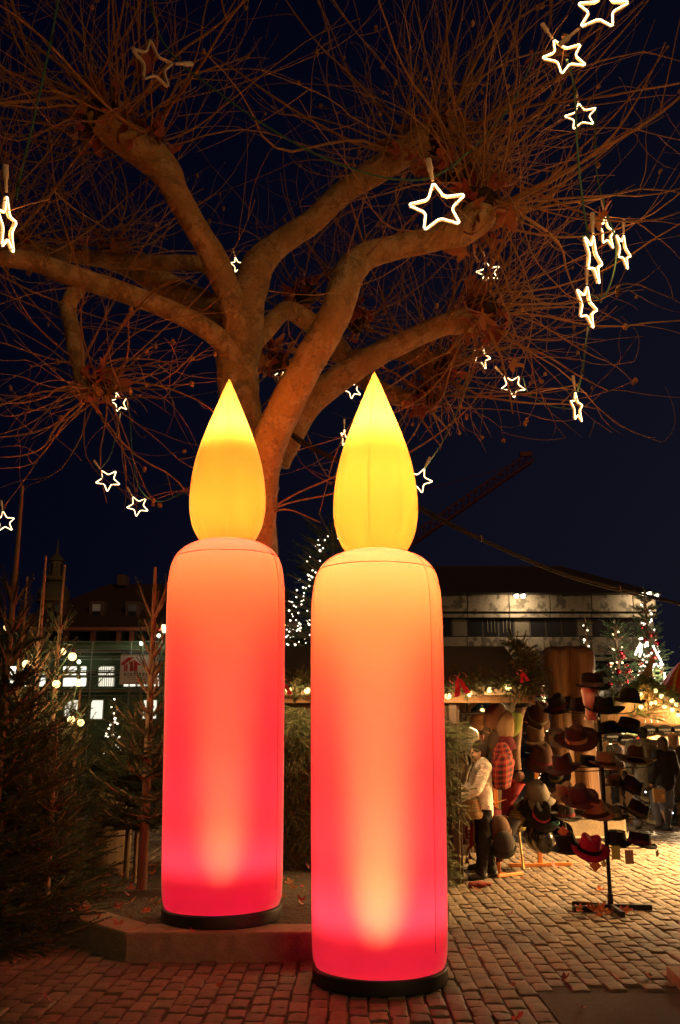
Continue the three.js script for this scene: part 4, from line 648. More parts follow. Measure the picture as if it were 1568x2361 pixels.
  const ct = new THREE.CanvasTexture(cv); ct.colorSpace = THREE.SRGBColorSpace; const a = at(275, 1578, zz - 0.15), b2 = at(363, 1578, zz - 0.15), top = at(318, 1578, zz - 0.15).y, bot = at(318, 1663, zz - 0.15).y;
  const bn = thing('banner', 'pale scaffolding company banner with red house mark reading GERÜSTBAU', 'banner', V((a.x + b2.x) / 2, at(318, 1663, zz - 0.15).y, -zz + 0.15)); bn.position.y = at(318, 1662.5, zz).y;
  const bw = b2.x - a.x, y0 = at(318, 1578 , zz - 0.15).y; void top; void bot; void y0;
  const h = bw * 0.78; bn.position.y = at(318, 1578, zz - 0.15).y; part('banner_sheet', new THREE.PlaneGeometry(bw, h, 12, 6).translate(0, h / 2, 0), new THREE.MeshStandardMaterial({ map: ct, roughness: 0.7, side: THREE.DoubleSide }), bn); part('top_batten', bar(V(-bw / 2, h, 0), V(bw / 2, h, 0), 0.02), rail, bn);
  // warmly lit wing that closes the gap behind the rear candle
  const w2 = thing('plastered_house', 'plastered house wing lit warm yellow, seen beside the rear candle', 'building'), pl = std(0.5, 0.36, 0.16, 0.85, { map: rep(T.stone, 0.5, 0.5) });
  part('wall', rect(377, 1440, 654, 1740, z + 0.8, 9), pl, w2); part('cornice', rect(374, 1440, 658, 1447, z + 0.3, 0.6), std(0.55, 0.42, 0.22, 0.8), w2);
  for (const xx of [420, 480, 540, 600, 640]) { const w = part('window', rect(xx - 10, 1465, xx + 10, 1505, z + 0.72, 0.1), std(0.4, 0.32, 0.2, 0.7), w2); part('pane', rect(xx - 7, 1468, xx + 7, 1502, z + 0.69, 0.03), dk, w); }
  for (const [xx, y] of [[649, 1444], [379, 1450]]) { const l = thing('wall_lantern', xx > 600 ? 'glowing wall lantern on the house right of the rear candle' : 'glowing wall lantern on the house left of the rear candle', 'lantern', at(xx, y, z - 0.1)); part('lantern_glass', new THREE.CylinderGeometry(0.13, 0.09, 0.34, 8), glow(1, 0.8, 0.45, 4), l); const cp2 = part('lantern_cap', new THREE.ConeGeometry(0.2, 0.16, 8), M.blackMetal, l); cp2.position.y = 0.26; part('bracket', bar(V(0, 0.1, 0), V(0, 0.1, -0.9), 0.03), M.blackMetal, l); pointLight(V(0, 0, 0), C(1, 0.75, 0.4), 9, l, 5); }
}
{ // church tower far left
  const z = 190, b = at(124, 1390, z), s = 1 / ppm(b), t = thing('church_tower', 'dark church tower with dome, lantern and spire, far off at the left', 'church tower', b.clone().setY(0)), y = b.y, st = std(0.22, 0.17, 0.10, 0.9, { map: rep(T.stone, 0.2, 0.2) }), cu = std(0.10, 0.085, 0.06, 0.7);
  const lat = (l) => new THREE.LatheGeometry(l.map(([r, h]) => new THREE.Vector2(r * s, y + h * s)), 24);
  part('shaft', new THREE.CylinderGeometry(33 * s, 33 * s, y, 8).translate(0, y / 2, 0), st, t); part('cornice', lat([[30, -4], [40, 0], [40, 4], [34, 7]]), st, t);
  part('dome', lat([[35, 6], [36, 18], [33, 30], [26, 40], [18, 47], [12, 50]]), cu, t); part('balustrade', lat([[10, 48], [24, 50], [24, 60], [20, 60], [20, 54], [10, 54]]), st, t);
  part('lantern', new THREE.CylinderGeometry(15 * s, 17 * s, 44 * s, 8).translate(0, y + 76 * s, 0), st, t); for (let k = 0; k < 8; k++) { const a = k * Math.PI / 4 + 0.39; part('lantern_window', box(5 * s, 28 * s, 1.5 * s, 0, 0, 0), M.black, t); const m = t.children[t.children.length - 1]; m.position.set(Math.sin(a) * 15.2 * s, y + 76 * s, Math.cos(a) * 15.2 * s); m.rotation.y = a; }
  part('spire', lat([[18, 97], [19, 100], [12, 108], [5, 114], [4, 120], [2, 132], [0.8, 150], [0, 152]]), cu, t);
}
{ // tower crane
  const z = 120, t = thing('tower_crane', 'red tower crane with lattice jib rising into the night sky', 'crane'), m = std(0.16, 0.03, 0.03, 0.7), lat = new Tubes();
  const A = at(905, 1288, z), B = at(1230, 1062, z), d = B.clone().sub(A), u = d.clone().normalize(), n = V(-u.y, u.x, 0).multiplyScalar(1.25), q = V(0, 0, 0.8), ch = [n.clone(), q.clone(), q.clone().negate()], N = 22;
  for (const c of ch) part('jib_chord', bar(A.clone().add(c), B.clone().add(c), 0.13, 5), m, t);
  for (let k = 0; k < N; k++) { const p = A.clone().addScaledVector(d, k / N), p1 = A.clone().addScaledVector(d, (k + 0.5) / N), p2 = A.clone().addScaledVector(d, (k + 1) / N); for (const s of [1, 2]) { lat.add([p.clone().add(ch[s]), p1.clone().add(ch[0])], 0.06, 4, false); lat.add([p1.clone().add(ch[0]), p2.clone().add(ch[s])], 0.06, 4, false); } lat.add([p.clone().add(ch[1]), p2.clone().add(ch[2])], 0.06, 4, false); }
  part('jib_lattice', lat.geo(), m, t, { kind: 'stuff' }); part('jib_head', box(1.6, 0.6, 0.6, 0, 0, 0), m, t).position.copy(B.clone().add(V(-1.0, 0.9, 0)));
  const mast = new Tubes(); for (const [x, y] of [[-1, -1], [1, -1], [1, 1], [-1, 1]]) mast.add([V(A.x + x, 0, A.z + y), V(A.x + x, A.y + 2, A.z + y)], 0.14, 5); for (let k = 0; k < 12; k++) { const y = k / 12 * A.y, y2 = (k + 1) / 12 * A.y; mast.add([V(A.x - 1, y, A.z + 1), V(A.x + 1, y2, A.z + 1)], 0.07, 4, false); mast.add([V(A.x + 1, y, A.z - 1), V(A.x - 1, y2, A.z - 1)], 0.07, 4, false); } part('mast', mast.geo(), m, t);
  part('hoist_rope', bar(A.clone().add(V(-4, 7, 0)), B, 0.05, 4), m, t); part('cab', box(2, 2, 2, A.x, A.y + 1, A.z, 0.1), m, t);
}
// ---------------------------------------------------------------- lit Christmas trees
function fairy(c, n, seed, o = {}) {   // small lamps set along the surface of a tree's cone; one string, too small to count
  const q = rng(seed), g = new THREE.SphereGeometry(o.r || 0.03, 6, 4), m = new THREE.InstancedMesh(g, o.warm ? M.fairyWarm : M.fairy, n), ob = new THREE.Object3D();
  for (let i = 0; i < n; i++) { const f = (o.from || 0.15) + (0.99 - (o.from || 0.15)) * (1 - Math.sqrt(q())) , a = q() * 6.283, w = c.w * (1.0 - 0.93 * f) * (0.75 + 0.35 * q()); ob.position.set(Math.cos(a) * w, f * c.h, Math.sin(a) * w).add(c.tip(f).setY(0)); ob.scale.setScalar(0.7 + q() * 0.6); ob.updateMatrix(); m.setMatrixAt(i, ob.matrix); }
  m.name = 'fairy_lights'; m.userData.kind = 'stuff'; c.t.add(m); if (o.light) for (let k = 0; k < 3; k++) { const a = k * 2.094 - c.t.rotation.y; pointLight(V(Math.sin(a) * c.w * 0.75, c.h * 0.6, Math.cos(a) * c.w * 0.75), C(1, 0.78, 0.45), o.light, c.t, 8); pointLight(V(Math.sin(a) * c.w * 1.05, c.h * 0.3, Math.cos(a) * c.w * 1.05), C(1, 0.7, 0.36), o.light * 1.4, c.t, 8); }
}
function baubles(c, n, seed, r = 0.06) { const q = rng(seed), g = new THREE.SphereGeometry(r, 16, 12), cap = new THREE.CylinderGeometry(r * 0.2, r * 0.2, r * 0.22, 8).translate(0, r * 1.05, 0), mat = new THREE.MeshPhysicalMaterial({ color: C(0.42, 0.006, 0.012), roughness: 0.12, metalness: 0.75, clearcoat: 1 }); for (let i = 0; i < n; i++) { const f = 0.12 + 0.72 * q(), a = q() * 6.283, w = c.w * (1.0 - 0.9 * f) * (0.85 + 0.3 * q()); const b = part('bauble', g, mat, c.t); b.position.set(Math.cos(a) * w, f * c.h, Math.sin(a) * w).add(c.tip(f).setY(0)); b.scale.setScalar(0.8 + q() * 0.5); part('bauble_cap', cap, M.steel, b); } }
function xmas(px, tip, z, wpx, label, o) { const top = at(px, tip, z), p = top.clone().setY(0); return conifer('christmas_tree', label, p, top.y, { cat: 'christmas tree', w: wpx / ppm(top.clone().setY(2)), geo: 'xmas', step: 0.3, whorls: 14, per: 8, leader: 0.06, bare: 0.06, low: -0.25, high: 0.5, bend: 0.03, topNeedles: true, tint: [0.06, 0.095, 0.04], ...o }); }
{
  const a = xmas(772, 1206, 36, 285, 'tall Christmas tree with white fairy lights, seen between the two candles', { seed: 61, geo: 'far', step: 0.36, whorls: 20, per: 10, size: 1.0 }); fairy(a, 520, 62, { r: 0.032, light: 0.8, from: 0.3 });
  const b = xmas(1488, 1362, 23.5, 62, 'tall Christmas tree with fairy lights and red baubles rising over the food stall', { seed: 63, whorls: 20, per: 9, step: 0.13, size: 0.95 }); fairy(b, 330, 64, { r: 0.026, from: 0.25, light: 4 }); baubles(b, 46, 65, 0.06);
  const c = xmas(1424, 1428, 21.5, 66, 'shorter Christmas tree with red baubles beside the bronze sculpture', { seed: 66, whorls: 17, per: 9, step: 0.13, size: 0.9 }); fairy(c, 220, 67, { r: 0.022, warm: true, light: 3.4 }); baubles(c, 48, 68, 0.06);
  const d = xmas(1262, 1492, 17.5, 44, 'small lit Christmas tree showing left of the bronze sculpture', { seed: 69, whorls: 14, per: 8, step: 0.11, size: 0.75 }); fairy(d, 260, 70, { r: 0.02, warm: true, from: 0.3, light: 1.2 }); baubles(d, 26, 71, 0.05);
  const e = xmas(1352, 1424, 22.5, 40, 'thin Christmas tree whose lit tip shows above the bronze sculpture', { seed: 72, whorls: 12, step: 0.15, size: 0.8 }); fairy(e, 70, 73, { r: 0.028, from: 0.35 });
  const f = xmas(1590, 1440, 21, 60, 'Christmas tree cut by the right edge, behind the red hood', { seed: 74, whorls: 16, step: 0.18, size: 0.6 }); fairy(f, 60, 75, { r: 0.026 }); baubles(f, 14, 76, 0.06);
  const g = xmas(262, 1606, 22, 42, 'small fir with white fairy lights behind the cut spruces', { seed: 77, whorls: 11, step: 0.2, size: 0.6 }); fairy(g, 26, 78, { r: 0.026, from: 0.5 });
}

// ---------------------------------------------------------------- food stall at the right
{
  const z = 19.2, y0 = at(1480, 1667, z).y, pk = at(1482, 1580, z), hw = 1.75, slope = Math.tan(R(27)), t = thing('food_stall', 'brightly lit wooden food stall with garlanded gable and chalkboard price signs, far right', 'market stall');
  const wood = std(0.30, 0.17, 0.08, 0.65, { map: rep(T.wood, 3, 0.6) }), xl = at(1394, 1700, z).x, xr = xl + 5.2, py = pk.y - 0.06;
  for (let x = pk.x - hw; x < pk.x + hw; x += 0.125) { const xm = x + 0.06, yt = py - Math.abs(xm - pk.x) * slope; if (yt - y0 > 0.03) part('gable_board', box(0.119, yt - y0, 0.025, xm, (yt + y0) / 2, -z + ((Math.round(x * 8) & 1) ? 0.004 : 0), 0.004), wood, t); }
  part('beam', box(xr - xl + 0.3, 0.14, 0.14, (xl + xr) / 2, y0 - 0.07, -z + 0.05, 0.012), wood, t);
  for (const s of [-1, 1]) { const L = hw / Math.cos(R(27)) + 0.2, m = part('barge_board', box(L, 0.13, 0.05, 0, 0, 0, 0.008), M.darkWood, t); m.position.set(pk.x + s * (hw / 2 + 0.05), py - (hw / 2 + 0.05) * slope, -z + 0.08); m.rotation.z = -s * R(27); const rf = part('roof_slope', box(L, 0.05, 3.2, 0, 0, 0, 0.008), M.darkWood, t); rf.position.set(pk.x + s * (hw / 2 + 0.05), py + 0.09 - (hw / 2 + 0.05) * slope, -z - 1.5); rf.rotation.z = -s * R(27); }
  for (const x of [xl, xl + 1.72, xl + 3.5, xr]) part('post', box(0.12, y0, 0.12, x, y0 / 2, -z, 0.012), wood, t);
  for (let x = xl; x < xr; x += 0.16) { part('counter_board', box(0.152, 1.0, 0.03, x + 0.08, 0.5, -z + 0.04 + (Math.round(x * 6) & 1) * 0.004, 0.004), wood, t); part('back_board', box(0.152, y0 + 0.3, 0.03, x + 0.08, (y0 + 0.3) / 2, -z - 2.6, 0.004), std(0.5, 0.32, 0.16, 0.7, { map: T.wood }), t); }
  part('counter_top', box(xr - xl + 0.2, 0.06, 0.6, (xl + xr) / 2, 1.03, -z + 0.02, 0.012), wood, t); part('ceiling', box(xr - xl, 0.03, 2.6, (xl + xr) / 2, y0 + 0.2, -z - 1.3), wood, t);
  part('side_wall', box(0.04, y0 + 0.2, 2.6, xl, (y0 + 0.2) / 2, -z - 1.3), wood, t); part('side_wall', box(0.04, y0 + 0.2, 2.6, xr, (y0 + 0.2) / 2, -z - 1.3), wood, t);
  for (const [x, w, h] of [[0.5, 0.5, 0.5], [2.0, 0.6, 0.35], [2.9, 0.5, 0.6]]) { const b = part('kitchen_box', box(w, h, 0.5, xl + x, 1.0 + h / 2, -z - 2.0, 0.02), std(0.55, 0.5, 0.45, 0.4), t); void b; }
  // lamps under the ceiling
  for (const x of [0.8, 2.3, 3.9]) { const l = part('lamp_tube', new THREE.CapsuleGeometry(0.035, 0.36, 6, 12).rotateZ(Math.PI / 2), glow(1, 0.86, 0.6, 9), t); l.position.set(xl + x, y0 - 0.06, -z - 0.75); pointLight(V(xl + x, y0 - 0.06, -z - 0.75), C(1, 0.72, 0.4), x > 2 ? 75 : 75, t, 4); }
  // chalkboards
  const sign = (txt, price) => { const cv = document.createElement('canvas'); cv.width = 256; cv.height = 160; const c = cv.getContext('2d'); c.fillStyle = '#2e2c2a'; c.fillRect(0, 0, 256, 160); c.strokeStyle = c.fillStyle = '#e8e2d2'; c.lineWidth = 4; if (txt) { c.font = 'italic 44px serif'; c.textAlign = 'center'; c.fillText(txt, 128, 82); } else for (let l = 0; l < 2; l++) { c.beginPath(); for (let k = 0; k < 40; k++) c.lineTo(52 + k * 3.8, 66 + l * 12 + Math.sin(k * 1.9 + l) * 9 * (0.5 + hash(k, l, 3))); c.stroke(); } c.font = 'italic 34px serif'; c.textAlign = 'center'; c.fillText(price, 150, 128); const x = new THREE.CanvasTexture(cv); x.colorSpace = THREE.SRGBColorSpace; return new THREE.MeshStandardMaterial({ map: x, roughness: 0.8 }); };
  const S = [[1413, 1700, null, '3,-€', 'left chalkboard oval, partly behind the black hats'], [1446, 1707, null, '', 'second chalkboard oval, hanging lower behind the hat brims'], [1497, 1684, null, '3,-€', 'chalkboard oval behind the head of the man in the grey jacket'], [1534, 1684, 'Champignons', '3,50€', 'chalkboard oval reading Champignons in white chalk'], [1569, 1684, null, '2,50€', 'chalkboard oval cut by the right edge of the picture']];
  for (const [x, y, a, p, label] of S) {
    const g = thing('price_sign', label, 'sign', at(x, y, z - 0.2)), w = 0.19, h = 0.105;
    part('wood_slice', new THREE.CylinderGeometry(1, 1, 0.03, 36).rotateX(Math.PI / 2).scale(w * 1.17, h * 1.2, 1).translate(0, 0, -0.017), std(0.42, 0.24, 0.09, 0.7, { map: rep(T.wood, 2, 1) }), g);
    part('chalk_face', new THREE.CircleGeometry(1, 40).scale(w, h, 1).translate(0, 0, 0.003), sign(a, p), g);
    for (const s of [-1, 1]) part('cord', bar(V(s * 0.1, 0.1, -0.01), V(s * 0.1, 0.1 + Math.max(0.02, y0 - 0.1 - g.position.y), -0.02), 0.003, 4), M.darkWood, g);
  }
  // garland on the gable, bough in the middle, bulbs along both slopes
  const q = rng(21), gar = thing('gable_garland', 'fir garland with dried flowers over the gable of the food stall', 'garland'), gl = [];
  for (let i = 0; i < 760; i++) { const f = (q() * 2 - 1) * (hw + 0.15), c = V(pk.x + f, py + 0.12 - Math.abs(f) * slope + (q() - 0.5) * 0.15, -z + 0.12 + (q() - 0.4) * 0.16); gl.push([c, V(q() - 0.5, q() * 0.8 - 0.35, q() * 0.9), 1.0 + q() * 0.5]); }
  sprigs('garland_needles', NEEDLE.mid, gl, [0.11, 0.12, 0.025], gar, 22, 0.6);
  const bough = thing('gable_bough', 'bright fir bough fixed on the gable of the food stall', 'fir branch'), bl = [], bc = at(1462, 1645, z - 0.1); for (let k = 0; k < 9; k++) { const a = R(-20 + k * 13), d = V(Math.cos(a), Math.sin(a) * 0.6 - 0.05, 0.3).normalize(); for (let s = 0; s < 0.62; s += 0.04) bl.push([bc.clone().addScaledVector(d, s - 0.12), d.clone().addScaledVector(V(q() - 0.5, q() - 0.5, q() - 0.5), 0.6), 0.9]); } sprigs('needles', NEEDLE.fir, bl, [0.24, 0.25, 0.07], bough, 23, 0.4); part('cone', new THREE.SphereGeometry(0.07, 10, 8).scale(0.8, 1.2, 0.8), std(0.25, 0.14, 0.07, 0.8, { bumpMap: T.grit, bumpScale: 0.02 }), bough).position.copy(bc);
  const B = (l) => l.map(([x, y]) => at(x, y, z - 0.25));
  bulbString('upper string of warm bulbs running down the right slope of the food stall gable', B([[1466, 1596], [1488, 1582], [1511, 1593], [1525, 1605], [1549, 1615], [1560, 1624], [1580, 1634], [1600, 1645], [1476, 1600], [1452, 1603], [1440, 1612]]), 0.6, { s: 1.25 });
  bulbString('lower string of warm bulbs on the gable boards of the food stall', B([[1503, 1622], [1510, 1620], [1550, 1637], [1564, 1649], [1590, 1660], [1532, 1630], [1478, 1630]]), 0.5, { s: 1.25 });
  // the next stall along the lane, just past the right edge: shaded lamps under its roof light the paving before it
  { const s = thing('side_stall', 'open wooden stall just beyond the right edge, lighting the paving', 'market stall'), b = (w, h, d, x, y, zz, name, m = wood) => part(name, box(w, h, d, x, y, zz, 0.01), m, s);
    b(2.4, 2.7, 0.05, 6.5, 1.35, -11.2, 'side_wall'); b(2.2, 2.7, 0.05, 6.9, 1.35, -15.2, 'side_wall'); b(0.05, 2.7, 4.0, 8.0, 1.35, -13.2, 'back_wall'); b(2.3, 0.06, 4.2, 6.95, 2.75, -13.2, 'roof', M.darkWood); b(0.5, 0.06, 3.8, 7.6, 0.95, -13.2, 'counter_top'); b(0.05, 0.92, 3.8, 7.5, 0.46, -13.2, 'counter_front'); b(0.12, 2.7, 0.12, 5.95, 1.35, -15.1, 'post');
    for (const zz of [-11.9, -12.7, -13.5, -14.3]) { const p = V(7.0, 2.42, zz); part('lamp_shade', new THREE.CylinderGeometry(0.05, 0.2, 0.16, 24, 1, true), M.blackMetal, s).position.copy(p.clone().add(V(0, 0.07, 0))); part('lamp_bulb', bulbGeo, M.bulb, s).position.copy(p); part('lamp_cord', bar(p.clone().add(V(0, 0.14, 0)), p.clone().setY(2.72), 0.006), M.socket, s); spot(p, V(-0.7, -1, 0.05), C(1, 0.54, 0.18), 215, R(62), 0.7, s, 2); } }
  // dried flower bunch
  { const f = thing('dried_flowers', 'bunch of golden dried flowers tied at the left end of the gable garland', 'dried flowers', at(1492, 1604, z - 0.3)), m = std(0.55, 0.36, 0.09, 0.7); for (let k = 0; k < 26; k++) { const a = q() * 6.28, r2 = q() * 0.17, s = part('flower', new THREE.IcosahedronGeometry(0.026 + q() * 0.016, 1), m, f); s.position.set(Math.cos(a) * r2 * 0.8, (q() - 0.5) * 0.42, Math.sin(a) * 0.06 + 0.05); } part('stems', bar(V(0, -0.3, 0), V(0, 0.2, 0), 0.02), M.barkFir, f); }
  // light tubes in the trees above the stall
  for (const [a, b, l] of [[[1477, 1482], [1464, 1511], 'left one of the paired white light tubes above the stall roof'], [[1480, 1484], [1475, 1515], 'right one of the paired white light tubes above the stall roof'], [[1505, 1488], [1529, 1534], 'slanting white light tube right of the paired tubes'], [[1532, 1550], [1535, 1580], 'upright white light tube left of the red hood']]) {
    const p = at(...a, 20.6), e = at(...b, 20.6), g = thing('light_tube', l, 'light tube'); part('tube_casing', bar(p, e, 0.032, 10), new THREE.MeshPhysicalMaterial({ color: C(0.9, 0.9, 0.9), roughness: 0.15, transmission: 1, thickness: 0 }), g); const n = Math.round(p.distanceTo(e) / 0.05); for (let k = 0; k < n; k++) { const s = part('led', new THREE.SphereGeometry(0.021, 8, 6), glow(1, 0.88, 0.6, 7), g); s.position.copy(p).lerp(e, (k + 0.5) / n); }
    pointLight(p.clone().lerp(e, 0.5), C(1, 0.85, 0.6), 1.6, g, 8);
  }
  // sitting deer on the roof and the red hood
  const dz = at(1500, 1578, z + 0.2), s = 1.0; const deer = thing('deer_figure', 'brown deer figure sitting on the ridge of the food stall', 'deer figure', V(dz.x - 0.02, py + 0.17, -z - 0.25), 0.55); deer.scale.setScalar(0.62 * s);
  part('body', blob([[-0.22, 0.12, 0, 0.13, 0.0, 0.3, 0, 0.12], [0.0, 0.3, 0, 0.12, 0.12, 0.42, 0, 0.09], [0.12, 0.42, 0, 0.075, 0.24, 0.66, 0, 0.055], [0.24, 0.68, 0, 0.062, 0.4, 0.6, 0, 0.032], [0.06, 0.3, 0.06, 0.05, 0.12, -0.1, 0.06, 0.024], [0.06, 0.3, -0.06, 0.05, 0.12, -0.1, -0.06, 0.024], [-0.24, 0.1, 0.1, 0.09, -0.02, 0.02, 0.11, 0.045], [-0.02, 0.02, 0.11, 0.04, -0.14, -0.1, 0.11, 0.028], [-0.14, -0.1, 0.11, 0.03, 0.03, -0.12, 0.11, 0.024], [-0.24, 0.1, -0.1, 0.09, -0.02, 0.02, -0.11, 0.045], [-0.02, 0.02, -0.11, 0.04, -0.14, -0.1, -0.11, 0.028], [-0.14, -0.1, -0.11, 0.03, 0.03, -0.12, -0.11, 0.024], [0.21, 0.72, 0.05, 0.022, 0.14, 0.86, 0.1, 0.012], [0.21, 0.72, -0.05, 0.022, 0.14, 0.86, -0.1, 0.012], [-0.34, 0.14, 0, 0.03, -0.42, 0.2, 0, 0.015]], 0.05, 56), std(0.34, 0.17, 0.06, 0.8, { bumpMap: T.felt, bumpScale: 0.01 }), deer);
  for (const k of [-1, 1]) part('eye', new THREE.SphereGeometry(0.012, 8, 6), M.black, deer).position.set(0.3, 0.69, k * 0.048);
  const hood = thing('red_hood', 'red cloth hood with gold stripes standing on the stall roof at the right edge', 'cloth decoration', at(1566, 1602, z + 0.2), 0.2), hm = new THREE.MeshStandardMaterial({ color: C(0.42, 0.03, 0.015), roughness: 0.75, side: THREE.DoubleSide });
  part('hood_cloth', grid(36, 14, (u, v) => { const a = u * 6.2832, r2 = 0.42 * Math.pow(1 - v, 0.75) * (1 + 0.07 * Math.sin(a * 7 + v * 2)); return V(Math.cos(a) * r2 + 0.16 * v * v, v * 0.72, Math.sin(a) * r2); }), hm, hood);
  for (const a of [1.1, 1.75, 2.4]) part('gold_stripe', grid(2, 10, (u, v) => { const an = a + (u - 0.5) * 0.2, r2 = 0.432 * Math.pow(1 - v * 0.8, 0.75) * (1 + 0.07 * Math.sin(an * 7 + v * 1.6)); return V(Math.cos(an) * r2 + 0.16 * v * v * 0.64, v * 0.576 + 0.01, Math.sin(an) * r2); }), new THREE.MeshStandardMaterial({ color: C(0.6, 0.4, 0.08), roughness: 0.4, metalness: 0.4, side: THREE.DoubleSide }), hood);
  // small dark fir with blue-white lamps below the counter
  const c = conifer('potted_fir', 'small dark fir with cold white lamps below the stall counter, behind the shoppers', V(at(1515, 1800, 18.9).x, 0, -18.9), 1.05, { cat: 'fir', seed: 81, whorls: 8, per: 6, geo: 'mid', step: 0.12, w: 0.5, tint: [0.02, 0.04, 0.02] });
  { const g = new THREE.SphereGeometry(0.018, 8, 6), m = glow(0.7, 0.85, 1, 5); [[-0.34, 0.62, 0.3], [-0.3, 0.35, 0.36], [0.05, 0.4, 0.46], [0.08, 0.25, 0.5], [0.34, 0.65, 0.2], [0.36, 0.44, 0.28], [0.38, 0.26, 0.34]].forEach((p) => part('led', g, m, c.t).position.set(...p)); c.t.rotation.y = 0; }
}

// ---------------------------------------------------------------- bronze sculpture on its stone plinth
{
  const z = 16.2, p = at(1328, 1880, z), base = V(p.x, 0, -z), s = 1 / ppm(base.clone().setY(2)), t = thing('bronze_sculpture', 'brown bronze sculpture like two fused columns with bulging tops, behind the hats', 'sculpture', base, -0.05);
  const H = at(1328, 1493, z).y, y0 = at(1328, 1868, z).y, bz = std(0.10, 0.048, 0.019, 0.5, { metalness: 0.15, bumpMap: rep(T.wood, 5, 1), bumpScale: 0.01 });
  const W = (h) => { const f = (h - y0) / (H - y0); return (f > 0.86 ? 58 : f > 0.70 ? 58 - (0.86 - f) / 0.16 * 12 : f > 0.66 ? 44 : 46 + (0.66 - f) * 14) * s * (f > 0.93 ? Math.sqrt(Math.max(0, 1 - ((f - 0.93) / 0.07) ** 2)) * 0.35 + 0.65 : 1); };
  for (const k of [-1, 1]) part('column', grid(64, 60, (u, v) => { const y = y0 + (H - y0) * Math.min(1, v * 1.02), a = u * 6.2832, f = (y - y0) / (H - y0), w = W(y) * 0.56 * (v > 0.99 ? 0.0 : 1), g = 1 + 0.10 * Math.pow(Math.abs(Math.sin(a * 2.5 + k)), 0.6) + 0.03 * Math.sin(a * 3 + y * 4 + k); return V(k * W(y) * 0.46 + Math.cos(a) * w * g, y + (f > 0.93 ? 0.02 * Math.sin(a * 3) : 0), Math.sin(a) * w * 1.15 * g); }), bz, t);
  part('neck_ring', new THREE.TorusGeometry(46 * s, 0.018, 8, 48).rotateX(Math.PI / 2).scale(1.02, 1, 0.62).translate(0, y0 + (H - y0) * 0.68, 0), bz, t);
  part('plinth', box(1.35, y0 - 0.02, 1.2, 0, (y0 - 0.02) / 2, 0, 0.03), std(0.2, 0.17, 0.13, 0.85, { map: rep(T.stone, 1, 1), bumpMap: rep(T.grit, 3, 3), bumpScale: 0.01 }), t);
  part('plinth_step', box(1.6, 0.12, 1.5, 0, 0.06, 0, 0.02), std(0.30, 0.26, 0.2, 0.85, { map: T.stone }), t);
}

